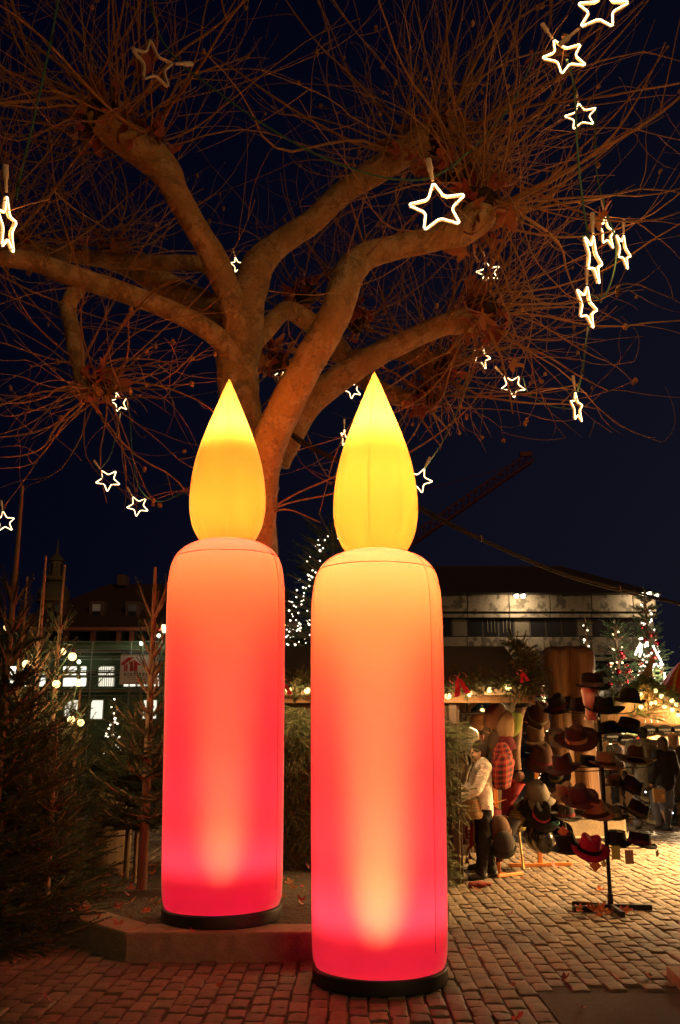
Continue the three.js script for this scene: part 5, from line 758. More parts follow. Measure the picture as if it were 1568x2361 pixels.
// ---------------------------------------------------------------- hats
const feltM = (r, g, b, k = 0.92) => cloth(r, g, b, k, { bumpMap: rep(T.felt, 3, 3), bumpScale: 0.003 });
const HC = { black: feltM(0.012, 0.011, 0.011), soot: feltM(0.022, 0.017, 0.015), brown: feltM(0.048, 0.022, 0.026), rust: feltM(0.07, 0.024, 0.03), tan: feltM(0.20, 0.11, 0.065), taupe: feltM(0.11, 0.075, 0.055), grey: feltM(0.11, 0.10, 0.09), wine: feltM(0.09, 0.015, 0.02), red: feltM(0.26, 0.010, 0.05), choc: feltM(0.045, 0.022, 0.016), gloss: std(0.012, 0.011, 0.012, 0.25), olive: feltM(0.09, 0.085, 0.05), pink: std(0.35, 0.03, 0.10, 0.6), cord: std(0.30, 0.19, 0.08, 0.7), sand: feltM(0.34, 0.24, 0.15) };
const hatGeo = {};
function hatParts(style) {
  if (hatGeo[style]) return hatGeo[style];
  const o = { fedora: { h: 0.118, r: 0.083, b: 0.15, curl: 0.022, dent: 0.03, pinch: 0.3 }, wide: { h: 0.122, r: 0.085, b: 0.18, curl: 0.03, dent: 0.03, pinch: 0.26 }, bowler: { h: 0.125, r: 0.085, b: 0.135, curl: 0.03, dent: 0, dome: 1 }, trilby: { h: 0.112, r: 0.08, b: 0.125, curl: 0.02, dent: 0.032, pinch: 0.32 }, pork: { h: 0.095, r: 0.086, b: 0.135, curl: 0.018, dent: 0.0, flat: 1 }, cloche: { h: 0.15, r: 0.09, b: 0.135, curl: -0.045, dent: 0.014, dome: 1, pinch: 0.1 } }[style];
  const crown = grid(40, 16, (u, v) => {
    const a = u * 6.2832, f = v < 0.62 ? v / 0.62 : 1, q = v < 0.62 ? 0 : (v - 0.62) / 0.38; let r, y;
    if (o.dome) { const t = v * Math.PI / 2; r = o.r * Math.pow(Math.cos(t), 0.55); y = o.h * Math.sin(t); }
    else { r = o.r * (1 - 0.13 * f) * (q ? Math.cos(q * Math.PI / 2) * 0.999 + 0.001 : 1); y = o.h * (f * 0.88 + 0.12 * Math.sin(q * Math.PI / 2)); if (!q) r *= 1; else r = o.r * 0.87 * (1 - q * q); }
    let x = Math.cos(a) * r, z = Math.sin(a) * r * 1.17; const hi = y / o.h;
    if (o.pinch && z > 0) x *= 1 - o.pinch * hi * hi * Math.min(1, z / o.r) ;
    if (o.dent) y -= o.dent * hi * hi * Math.exp(-(x * x) / 0.0011) * (0.6 + 0.6 * (z > 0 ? 0.3 : 1)) - (z > 0 ? 0.012 * hi * z / o.r : 0);
    if (o.flat && q) y -= 0.018 * (1 - Math.abs(q * 2 - 1)) * (q > 0.2 ? 1 : 0);
    return V(x, y, z);
  });
  const brim = grid(48, 10, (u, v) => { const a = u * 6.2832, top = v <= 0.5, f = top ? v * 2 : (1 - v) * 2, r = o.r - 0.004 + (o.b - o.r) * f, side = Math.abs(Math.cos(a)), y = o.curl * f * f * (0.25 + 0.85 * side * side) - 0.022 * f * f * Math.max(0, Math.sin(a)) * (style === 'bowler' ? 0.3 : 1.3) + (top ? 0.002 : -0.002); return V(Math.cos(a) * r, y, Math.sin(a) * r * (1.17 - 0.06 * f)); });
  const band = grid(40, 4, (u, v) => { const a = u * 6.2832, r = o.r * (1 - 0.13 * v * 0.34 / 0.88) + 0.0025; return V(Math.cos(a) * r, 0.002 + v * 0.03, Math.sin(a) * r * 1.17); });
  const bow = box(0.006, 0.03, 0.045, -o.r - 0.004, 0.017, 0.02, 0.002);
  return (hatGeo[style] = { crown, brim, band: merge([band, bow]) });
}
const TAG = new THREE.BoxGeometry(0.035, 0.05, 0.0015).translate(0, -0.03, 0);
function hat(px, py, z, rx, ry, rz, style, col, bandCol, sc, label, tag) {
  const g = hatParts(style), t = thing('hat', label, 'hat', at(px, py, z)); t.rotation.set(rx, ry, rz, 'ZXY'); t.scale.setScalar(sc * 1.18);
  part('crown', g.crown, HC[col], t); part('brim', g.brim, HC[col], t); if (bandCol) part('hat_band', g.band, HC[bandCol], t);
  if (tag) { const m = part('price_tag', TAG, std(...tag, 0.6), t); m.position.set(0.09, -0.02, 0.1); m.rotation.set(0.2, 0.5, 0.5); }
  return t;
}
{ // the rack: pole, four feet, arms with hat rests
  const b = gnd(1409, 2097), t = thing('hat_rack', 'black metal hat stand with four flat feet and wire arms', 'hat stand', b), top = 2.12;
  part('pole', bar(V(0, 0.03, 0), V(0, top, 0), 0.021, 12), M.blackMetal, t); part('collar', new THREE.CylinderGeometry(0.03, 0.03, 0.1, 12).translate(0, 0.1, 0), M.blackMetal, t);
  for (const [x, y] of [[1320, 2090], [1322, 2103], [1504, 2099], [1437, 2116]]) { const e = gnd(x, y).sub(b), L = e.length(), f = part('foot', box(L, 0.05, 0.045, L / 2, 0.028, 0, 0.006), M.blackMetal, t); f.rotation.y = Math.atan2(-e.z, e.x); }
  const Y = (py) => at(1390, py, -b.z).y;
  for (const [py, l, r] of [[1640, -0.36, 0.36], [1764, -0.36, 0.5], [1855, -0.4, 0.44], [1857, 0.36, -0.1], [1772, -0.44, 0.2], [1697, -0.2, 0.38], [1882, -0.42, 0.42], [1948, -0.42, 0.42]]) { const y = Y(py); part('wire_arm', tube(curve([V(l, y + 0.07, 0.06), V(l, y, 0.05), V(0, y - 0.02, 0.03), V(r, y, 0.05), V(r, y + 0.07, 0.06)], 20), 0.006, 6), M.blackMetal, t); }
  part('wing_screw', merge([new THREE.SphereGeometry(0.016, 10, 8), bar(V(0, 0, 0), V(0.05, 0.01, 0.01), 0.006)]), M.steel, t).position.set(0.03, Y(1708), 0.02);
  // head form under the top hat
  const h = thing('head_form', 'pale featureless display head carrying the topmost black hat', 'display head', at(1364, 1650, 9.75)); const s2 = 1 / ppm(h.position);
  part('head', blob([[0, 0.02, 0, 0.062, 0, 0.12, 0, 0.058], [0, 0.16, 0.0, 0.078, 0, 0.24, -0.01, 0.09], [0, 0.15, 0.06, 0.03, 0, 0.2, 0.08, 0.03]], 0.04, 48), std(0.72, 0.50, 0.42, 0.5), h); part('stand_foot', new THREE.CylinderGeometry(0.075, 0.08, 0.03, 20).translate(0, -0.03, 0), std(0.72, 0.5, 0.42, 0.5), h); void s2;
  const T1 = [0.6, 0.4, 0.2], Z = 9.8;
  hat(1367, 1584, 9.75, 0.06, 0.3, 0.02, 'trilby', 'black', 'grey', 1.2, 'black hat with double grey band on the pale display head, topmost of the rack');
  hat(1393, 1637, Z - 0.15, 0.12, -0.15, 0.0, 'wide', 'black', 'soot', 1.0, 'large black hat right under the topmost hat, with a round red pin');
  hat(1338, 1637, Z + 0.2, 0.1, 0.5, 0.05, 'fedora', 'soot', 'black', 1.0, 'dark fedora left of the display head, with a hanging paper tag', [0.5, 0.42, 0.34]);
  hat(1452, 1620, Z + 0.05, 0.05, 0.1, -0.08, 'bowler', 'soot', null, 1.05, 'dark round bowler at the right end of the top arm');
  hat(1329, 1706, Z - 0.1, 0.42, 0.25, 0.24, 'wide', 'brown', 'cord', 1.05, 'wide brown hat with thin leather cord, tipped toward the viewer, left of the pole');
  hat(1405, 1690, Z + 0.1, 0.05, 1.2, 0.15, 'fedora', 'black', 'soot', 0.9, 'black hat turned sideways just right of the pole, left of the other black hat');
  hat(1448, 1683, Z, -0.1, 0.3, -0.32, 'pork', 'black', 'soot', 1.1, 'flat topped black hat tilted right below the bowler');
  hat(1300, 1772, Z, 0.1, -0.4, 0.2, 'fedora', 'brown', null, 1.12, 'brown hat with upturned brim at the left end of the middle arm');
  hat(1356, 1762, Z + 0.2, 0.05, 0.2, 0.0, 'pork', 'black', null, 0.85, 'black hat in the dark between the brown hat and the tan fedora');
  hat(1396, 1763, Z - 0.1, 0.12, 0.35, -0.05, 'fedora', 'tan', 'choc', 0.98, 'tan fedora with dark band in the middle of the rack, in front of the pole', [0.55, 0.45, 0.1]);
  hat(1466, 1753, Z, -0.22, -0.2, -0.2, 'wide', 'choc', 'choc', 0.98, 'dark brown wide brimmed hat before the man in the grey jacket');
  hat(1306, 1833, Z + 0.2, 0.2, 0.1, 0.25, 'fedora', 'tan', null, 0.95, 'light brown hat half hidden behind the reddish brown one, left of the pole', [0.65, 0.5, 0.45]);
  hat(1337, 1843, Z - 0.05, 0.3, 0.2, 0.28, 'fedora', 'rust', 'rust', 1.08, 'reddish brown hat tipped left, below the middle arm');
  hat(1452, 1826, Z, 0.05, 0.2, -0.5, 'fedora', 'black', 'choc', 1.12, 'black hat tilted steeply right, right of the pole below the middle arm');
  hat(1420, 1810, Z + 0.15, 0.05, 0.6, 0.1, 'trilby', 'taupe', null, 0.9, 'taupe hat behind the steeply tilted black hat');
  hat(1377, 1880, Z - 0.12, 0.16, 0.5, 0.2, 'trilby', 'tan', 'choc', 1.12, 'tan trilby with dark band low on the rack, left of the pole');
  hat(1411, 1880, Z + 0.1, 0.1, -0.2, -0.08, 'fedora', 'grey', 'cord', 0.95, 'grey hat with thin cord behind the low tan trilby');
  hat(1468, 1880, Z + 0.05, 0.1, 0.3, -0.38, 'fedora', 'black', 'olive', 1.1, 'black hat tilted right under the steeply tilted black hat');
  hat(1310, 1955, Z, 0.1, 0.3, 0.26, 'fedora', 'black', 'soot', 1.1, 'black hat left of the red hat, lowest row');
  hat(1360, 1960, Z - 0.15, 0.34, -0.2, -0.1, 'fedora', 'red', 'black', 1.12, 'bright red felt hat with black cord, lowest row in front of the pole', T1);
  hat(1421, 1941, Z + 0.15, 0.05, 0.0, 0.0, 'pork', 'soot', null, 1.05, 'dark hat right of the pole in the lowest row');
  hat(1474, 1947, Z, -0.05, 0.2, -0.14, 'pork', 'black', 'wine', 1.1, 'black hat with wine red band, rightmost of the lowest row', T1);
  for (const [x, y, c] of [[1420, 1966, [0.5, 0.42, 0.12]], [1451, 1976, [0.42, 0.24, 0.16]]]) { const p = thing('price_card', c[0] > 0.45 ? 'yellowish price card hanging right of the pole' : 'brown price card hanging under the rightmost low hat', 'price tag', at(x, y, 9.75)); part('card', box(0.085, 0.13, 0.003, 0, 0, 0, 0.001), std(...c, 0.7), p); part('loop', bar(V(0, 0.06, 0), V(0, 0.13, 0), 0.002, 4), M.black, p); }
  for (const [x, y, l] of [[1299, 1918, 'red and orange diamond shaped tag hanging below the left hats'], [1373, 1996, 'orange tag hanging below the red hat']]) { const p = thing('price_card', l, 'price tag', at(x, y, 9.8)); const m = part('card', box(0.085, 0.085, 0.003, 0, 0, 0, 0.001), std(0.6, 0.16, 0.06, 0.6), p); m.rotation.z = 0.785; part('loop', bar(V(0, 0.05, 0), V(0, 0.2, 0), 0.002, 4), M.black, p); }
  const lp = thing('leaf_pile', 'heap of orange dry leaves under the feet of the hat stand', 'leaves', gnd(1382, 2108)); const q = rng(4); for (let k = 0; k < 17; k++) { const m = part('dead_leaf', leaves[k % 5], k % 3 ? M.orangeLeaf || (M.orangeLeaf = new THREE.MeshStandardMaterial({ color: C(0.42, 0.12, 0.03), roughness: 0.7, side: THREE.DoubleSide })) : M.deadLeaf[3], lp); m.position.set((q() - 0.5) * 0.5, 0.015 + q() * 0.04, (q() - 0.5) * 0.14); m.rotation.set(-1.2 + (q() - 0.5) * 1.4, (q() - 0.5), q() * 6); m.scale.setScalar(0.4 + q() * 0.3); }
}
{ // second rack: wooden posts with pegs, further back
  const P2 = gnd(1246, 1998), Z2 = -P2.z;
  const post = (label, px0, pxb, py, topY) => { const b = gnd(pxb, py), t = thing('display_post', label, 'display post', b); const top = at(px0, topY, -b.z).y; part('post', box(0.055, top, 0.055, 0, top / 2, 0, 0.005), M.orangeWood || (M.orangeWood = std(0.52, 0.20, 0.05, 0.5, { map: rep(T.wood, 3, 0.6) })), t); for (let k = 0; k < 7; k++) { const y = 0.45 + k * (top - 0.55) / 6; for (const s of [-1, 1]) part('peg', bar(V(0, y, 0.02), V(s * 0.14, y + 0.06, 0.1), 0.008), M.orangeWood, t); } for (const s of [-1, 1]) part('base_bar', box(0.5, 0.04, 0.05, s * 0.18, 0.025, -0.05 * s, 0.005), M.orangeWood, t); return t; };
  post('orange wooden display post with pegs carrying the felt hats left of the hat stand', 1241, 1246, 1998, 1610);
  hat(1239, 1652, Z2, 0.75, 0.2, -0.25, 'cloche', 'choc', 'olive', 1.3, 'dark brown hat at the top of the wooden post, crown toward the viewer');
  hat(1290, 1630, Z2 - 0.9, 0.25, 0.2, 0.5, 'fedora', 'soot', 'wine', 1.2, 'dark fedora with wine red band tilted left, beside the wooden post top');
  hat(1235, 1702, Z2 - 0.1, 0.35, 0.2, 0.05, 'fedora', 'taupe', null, 1.3, 'soft taupe hat, second on the wooden post');
  hat(1286, 1704, Z2 - 0.7, 0.5, 0.1, 0.3, 'pork', 'taupe', null, 1.1, 'taupe hat hanging sideways behind the wide brown hat');
  hat(1248, 1752, Z2 - 0.2, 0.5, 0.3, 0.0, 'cloche', 'choc', 'wine', 1.35, 'dark wine brown cloche, third on the wooden post');
  hat(1282, 1790, Z2 - 0.4, 0.6, 0.1, 0.5, 'wide', 'black', 'olive', 0.95, 'black wide hat in the dark right of the third hat on the post');
  hat(1242, 1836, Z2 - 0.3, 0.45, 0.25, 0.3, 'cloche', 'grey', null, 1.3, 'pale grey felt hat with creased crown on the wooden post');
  hat(1216, 1872, Z2 - 0.1, 0.5, -0.4, 0.7, 'wide', 'soot', 'grey', 1.05, 'dark hat hanging left behind the black boater');
  hat(1249, 1876, Z2 - 0.4, 0.95, 0.1, 0.0, 'wide', 'black', 'pink', 1.15, 'black hat with pink edge cord, brim facing the viewer');
  hat(1306, 1880, Z2 - 0.6, 0.15, 0.1, 0.05, 'wide', 'soot', 'wine', 1.05, 'dark flat hat between the grey hat and the low tan trilby');
  hat(1250, 1930, Z2 - 0.3, 1.9, 0.0, 0.05, 'cloche', 'gloss', null, 1.4, 'shiny black cap lowest on the wooden post');
  hat(1290, 1918, Z2 - 0.3, 0.7, 0.2, 0.1, 'fedora', 'black', 'olive', 1.0, 'black hat with a blue feather flower, low on the wooden post');
  { const f = thing('feather_flower', 'teal feather flower on the low black hat', 'flower', at(1281, 1898, Z2 - 0.55)), m = std(0.02, 0.14, 0.17, 0.7); for (let k = 0; k < 8; k++) { const p = part('petal', new THREE.SphereGeometry(0.022, 8, 6).scale(1, 0.4, 1).translate(0.032, 0, 0), m, f); p.rotation.set(1.2, 0, k * 0.785); } part('centre', new THREE.SphereGeometry(0.018, 8, 6), m, f); }
  // a stick stand with a striped cap
  const sb = gnd(1207, 2003), st = thing('bamboo_stick', 'yellow bamboo stick leaning under the striped cap', 'stick', sb); { const e = at(1195, 1905, -sb.z + 0.15).sub(sb); part('stick', tube([V(0, 0, 0), e.clone().multiplyScalar(0.33), e.clone().multiplyScalar(0.66), e], 0.015, 8), std(0.55, 0.36, 0.09, 0.5), st); }
}

// ---------------------------------------------------------------- knitted caps and scarves of the hat stall
{
  const kmat = (r, g, b) => std(r, g, b, 0.95, { bumpMap: rep(T.knit, 3, 3), bumpScale: 0.006 });
  const stripe = (a, b) => std(1, 1, 1, 0.95, { map: (() => { const t = tex(8, (u, v) => ((v * 8 | 0) % 2 ? a : b), true, 64); t.repeat.set(1, 4); return t; })(), bumpMap: rep(T.knit, 3, 3), bumpScale: 0.006 });
  const plaid = std(1, 1, 1, 0.95, { map: tex(128, (u, v) => { const a = ((u * 6) % 1 < 0.4) ? 1 : 0, b = ((v * 6) % 1 < 0.4) ? 1 : 0; const c = a + b === 2 ? [0.02, 0.012, 0.012] : a + b ? [0.13, 0.01, 0.014] : [0.28, 0.014, 0.02]; return ((u * 6) % 1 > 0.68 && (u * 6) % 1 < 0.73) || ((v * 6) % 1 > 0.68 && (v * 6) % 1 < 0.73) ? [0.3, 0.2, 0.06] : c; }) });
  const shape = {
    beanie: grid(28, 16, (u, v) => { const a = u * 6.2832, q = v < 0.25 ? 1.06 : 1, t = Math.max(0, (v - 0.1) / 0.9), r = 0.1 * q * Math.sqrt(Math.max(0, 1 - t ** 3)); return V(Math.cos(a) * r * (1 + 0.04 * Math.sin(a * 9)), t * 0.22 + (v < 0.1 ? (0.1 - v) * 0.4 : 0), Math.sin(a) * r * 0.8); }),
    slouch: grid(28, 18, (u, v) => { const a = u * 6.2832, r = 0.098 * (0.82 + 0.4 * Math.sin(v * 2.6)) * Math.sqrt(Math.max(0, 1 - v ** 4)); return V(Math.cos(a) * r * (1 + 0.05 * Math.sin(a * 5 + v * 6)) + 0.05 * v * v, v * 0.3, Math.sin(a) * r * 0.75 * (1 + 0.06 * Math.sin(a * 4))); }),
    cone: grid(24, 16, (u, v) => { const a = u * 6.2832, r = 0.1 * Math.pow(1 - v, 0.7); return V(Math.cos(a) * r + 0.03 * v, v * 0.34, Math.sin(a) * r * 0.7); }),
    scarf: grid(16, 24, (u, v) => { const a = u * 6.2832; return V(Math.cos(a) * 0.05 * (1 + 0.15 * Math.sin(v * 20)) + 0.02 * Math.sin(v * 5), v * 0.6 - 0.6, Math.sin(a) * 0.028); }),
  };
  const pom = new THREE.IcosahedronGeometry(0.035, 2), braid = (x) => tube(curve([V(x, 0, 0), V(x * 1.1, -0.12, 0.01), V(x * 0.9, -0.28, 0), V(x, -0.34, 0)], 14), (t) => 0.011 * (1 + 0.3 * Math.sin(t * 40)), 6), flap = (x) => grid(8, 6, (u, v) => V(x + (u - 0.5) * 0.1 * (1 - v * 0.8), -v * 0.1 + 0.02, 0.01 * Math.sin(u * 3)));
  const cuff = grid(28, 6, (u, v) => { const a = u * 6.2832, r = 0.108 + 0.006 * Math.sin(v * 3.14); return V(Math.cos(a) * r, v * 0.055, Math.sin(a) * r * 0.8); });
  const cap = (px, py, z, kind, m, sc, rot, label, o = {}) => { const t = thing(o.name || 'knitted_hat', label, o.cat || 'knitted hat', at(px, py, z)); t.rotation.set(...rot); t.scale.setScalar(sc); part(kind === 'scarf' ? 'scarf_cloth' : 'crown', shape[kind], m, t); if (kind === 'beanie') part('cuff', cuff, o.cuff || m, t); if (o.pom) part('pompom', pom, o.pom === true ? m : o.pom, t).position.set(0, 0.24, 0); if (o.flaps) for (const s of [-1, 1]) { part('ear_flap', flap(s * 0.085), m, t); part('braid', braid(s * 0.085), o.braid || m, t); part('tassel', new THREE.ConeGeometry(0.022, 0.07, 8).translate(s * 0.085, -0.37, 0), o.braid || m, t); } return t; };
  const K = { rust: kmat(0.20, 0.085, 0.04), brown: kmat(0.10, 0.055, 0.035), tan: kmat(0.30, 0.18, 0.09), mustard: kmat(0.34, 0.18, 0.06), maroon: kmat(0.13, 0.012, 0.02), red: kmat(0.30, 0.02, 0.025), green: kmat(0.20, 0.24, 0.04), teal: kmat(0.03, 0.09, 0.12), blue: kmat(0.03, 0.045, 0.24), cream: kmat(0.50, 0.44, 0.36), grey: kmat(0.22, 0.21, 0.2), dark: kmat(0.025, 0.02, 0.02), olive: kmat(0.2, 0.17, 0.09), pattern: stripe([0.36, 0.14, 0.06], [0.42, 0.3, 0.16]), bw: stripe([0.03, 0.025, 0.025], [0.55, 0.5, 0.45]), bee: stripe([0.06, 0.05, 0.02], [0.48, 0.36, 0.10]), plaid, teal2: stripe([0.03, 0.08, 0.12], [0.3, 0.26, 0.2]), fur: std(0.24, 0.16, 0.10, 1, { bumpMap: rep(T.grit, 4, 4), bumpScale: 0.03 }) };
  const pb = gnd(1150, 2021), t = thing('cap_post', 'orange wooden post carrying knitted caps, beside the woman in the white jacket', 'display post', pb), zp = -pb.z, top = at(1145, 1609, zp).y;
  part('post', box(0.05, top, 0.05, 0, top / 2, 0, 0.005), M.orangeWood, t); for (let k = 0; k < 9; k++) { const y = 0.45 + k * (top - 0.5) / 8; for (const s of [-1, 1]) part('peg', bar(V(0, y, 0.02), V(s * 0.12, y + 0.05, 0.08), 0.007), M.orangeWood, t); } for (const s of [-1, 1]) part('base_bar', box(0.42, 0.035, 0.045, s * 0.12, 0.022, s * 0.07, 0.005), M.orangeWood, t).rotation.y = s * 0.6;
  const z = zp - 0.12;
  cap(1130, 1678, z, 'slouch', K.rust, 1.1, [0.1, 0, -0.25], 'rust brown knitted cap high on the left of the cap post');
  cap(1136, 1728, z + 0.05, 'slouch', K.brown, 1.0, [0.2, 0.4, -0.4], 'brown knitted cap, second on the left of the cap post');
  cap(1168, 1700, z, 'slouch', K.tan, 1.1, [0.1, 0.2, 0.2], 'tan quilted cap at the upper right of the cap post');
  cap(1170, 1730, z, 'cone', K.maroon, 1.25, [0.1, 0, 0.25], 'maroon velvet cap, second on the right of the cap post');
  cap(1160, 1765, z - 0.03, 'beanie', K.plaid, 1.35, [0.2, 0.3, 0.1], 'red plaid cap at the middle of the cap post, upper one');
  cap(1158, 1815, z - 0.06, 'slouch', K.plaid, 1.4, [0.2, 0.6, 0.1], 'red plaid cap at the middle of the cap post, lower one');
  cap(1130, 1800, z, 'beanie', K.brown, 1.05, [0.2, 0.3, -0.3], 'brown checked cap beside the arm of the woman in white');
  cap(1175, 1885, z, 'cone', K.dark, 1.5, [0.1, 0, 2.9], 'dark long cap hanging low on the right of the cap post');
  cap(1138, 1860, z + 0.02, 'slouch', K.maroon, 1.3, [0.1, 0, 2.7], 'dark maroon plaid scarf cap hanging low on the left of the cap post');
  cap(1155, 1925, z - 0.04, 'beanie', K.brown, 1.25, [0.5, 0.2, 0.2], 'dark tartan round cap low on the cap post');
  cap(1162, 1962, z - 0.05, 'beanie', K.dark, 1.4, [0.7, 0.2, 0.1], 'black round cap, lowest on the cap post');
  cap(1143, 1880, z, 'scarf', K.plaid, 0.9, [0, 0, 0.05], 'narrow dark red plaid scarf hanging behind the cap post', { name: 'hanging_scarf', cat: 'scarf' });
  cap(1197, 1912, 12.9, 'beanie', K.bee, 1.25, [0.1, 0, 0.1], 'yellow and black striped knitted cap over the bamboo stick', { cuff: K.bee, pom: true });
  // the long knitted sleeve-like hood on the post right of it
  { const q = thing('knitted_hood', 'long grey brown knitted hood hanging beside the felt hats', 'knitted hood'); const p = [[1232, 1610], [1212, 1612], [1198, 1640], [1192, 1690], [1190, 1740], [1194, 1775]].map(([x, y]) => at(x, y, 12.6)); part('hood_cloth', tube(curve(p, 30), (u) => 0.085 - 0.035 * u + 0.004 * Math.sin(u * 90), 14), kmat(0.24, 0.15, 0.11), q); part('pompom', pom.clone().scale(2, 2, 2), kmat(0.2, 0.09, 0.07), q).position.copy(at(1197, 1790, 12.6)); }
  cap(1186, 1800, 12.9, 'cone', K.red, 1.5, [0.2, 0, 2.9], 'bright red knitted cap hanging below the long knitted hood');
  cap(1198, 1865, 13.0, 'cone', K.maroon, 1.6, [0.2, 0, 2.6], 'crimson cloth hood hanging behind the bamboo stick');
  // caps hung under the roof
  const zi = 12.3;
  cap(1160, 1632, zi, 'beanie', K.bw, 1.25, [0.1, 0, -0.5], 'black and white striped cap under the roof edge, right of the cap post', { cuff: K.bw });
  cap(1139, 1640, zi + 0.2, 'beanie', K.bw, 1.1, [0.1, 0.5, -0.9], 'black and white striped cap under the roof edge, left of the cap post', { cuff: K.dark });
  cap(1122, 1640, zi + 0.3, 'slouch', K.teal2, 1.15, [0.1, 0.5, -1.0], 'teal and cream striped cap under the stall roof');
  cap(1104, 1652, zi + 0.2, 'beanie', K.teal, 1.15, [0.1, 0, -0.6], 'teal knitted cap under the stall roof, left of the striped ones');
  cap(1097, 1680, zi - 0.1, 'slouch', K.mustard, 0.95, [0.2, 0.2, -0.3], 'mustard yellow cap with flaps hanging above the man with glasses');
  cap(1186, 1642, zi, 'slouch', K.green, 1.2, [0.1, 0, 2.95], 'lime green knitted cap hanging from the garland');
  cap(1203, 1630, zi + 0.1, 'cone', K.dark, 1.3, [0.1, 0, 0.1], 'dark pointed cap beside the lime green one');
  cap(1087, 1700, zi, 'scarf', K.blue, 0.75, [0, 0, 0.2], 'royal blue scarf hanging inside the stall', { name: 'hanging_scarf', cat: 'scarf' });
  cap(1078, 1650, zi + 0.1, 'scarf', K.olive, 0.8, [0, 0, 0.25], 'olive beige scarf hanging inside the stall, right of the grey one', { name: 'hanging_scarf', cat: 'scarf' });
  cap(1066, 1640, zi, 'scarf', K.grey, 1.0, [0, 0, -0.3], 'long grey scarf hanging inside the stall beside the fir boughs', { name: 'hanging_scarf', cat: 'scarf' });
  cap(1062, 1730, zi - 0.2, 'beanie', K.grey, 1.2, [0.1, 0, 0.2], 'grey knitted cap with cord inside the stall, upper left', { flaps: true, braid: K.cream });
  cap(1078, 1722, zi - 0.1, 'beanie', K.cream, 1.15, [0.1, 0, -0.3], 'cream knitted cap hanging inside the stall beside the grey one', { flaps: true });
  cap(1060, 1800, zi + 0.2, 'beanie', K.fur, 1.4, [0.2, 0, 0], 'brown fur hat hanging inside the stall below the cream cap', { cat: 'fur hat', name: 'fur_hat' });
  cap(1064, 1775, zi + 0.5, 'beanie', K.dark, 1.4, [0.2, 0, 0], 'dark cap behind the fur hat');
  cap(1052, 1760, zi + 0.7, 'slouch', K.dark, 1.4, [0.2, 0, 3.0], 'dark cap hanging deep in the stall beside the post');
  cap(1080, 1830, zi + 0.6, 'slouch', K.olive, 1.3, [0.2, 0, 3.0], 'olive cap hanging deep in the stall, behind the arm of the woman');
  cap(1070, 1880, zi - 0.4, 'slouch', K.mustard, 1.1, [0.1, 0, 0.1], 'orange knitted cap on the low rail', { flaps: true });
  cap(1091, 1885, zi - 0.45, 'beanie', K.pattern, 1.3, [0.1, 0, 0.05], 'patterned orange and cream cap with braids on the low rail', { flaps: true, braid: K.rust, cuff: K.pattern });
  cap(1054, 1888, zi - 0.35, 'slouch', K.maroon, 1.2, [0.1, 0, 0.1], 'dark red knitted cap at the left end of the low rail', { flaps: true });
  cap(1080, 1900, zi - 0.3, 'slouch', K.red, 1.2, [0.1, 0, 2.95], 'red pointed cap between the orange ones on the low rail');
  cap(1066, 1945, zi - 0.4, 'beanie', K.cream, 0.7, [0.1, 0, 3.0], 'small cream pompom cap hanging lowest by the fir boughs', { flaps: true, braid: K.bw, pom: K.tan });
  { const r = thing('low_rail', 'low wire rail in front of the stall counter, hung with caps', 'rail'); part('rail_wire', bar(at(1046, 1865, zi - 0.4), at(1102, 1866, zi - 0.4), 0.008), M.steel, r); part('rail_wire', bar(at(1046, 1872, zi - 0.3), at(1102, 1873, zi - 0.3), 0.006), M.steel, r); for (const x of [1048, 1100]) { const a = at(x, 1865, zi - 0.4); part('rail_post', bar(a, a.clone().setY(0), 0.01), M.blackMetal, r); } }
  { const g = gnd(1106, 2046), f = thing('fallen_glove', 'dark red knitted glove lying on the cobbles by the shoe of the woman', 'glove', g.setY(0.03), 0.2); part('glove', blob([[-0.1, 0, 0, 0.035, 0.02, 0, 0, 0.04], [0.02, 0, 0, 0.03, 0.12, 0, 0.03, 0.014], [0.02, 0, 0, 0.03, 0.13, 0.005, 0.0, 0.014], [0.02, 0, 0, 0.03, 0.11, 0, -0.035, 0.014], [-0.02, 0, 0.02, 0.02, 0.04, 0, 0.08, 0.012]], 0.012, 40), kmat(0.18, 0.03, 0.02), f); }
}

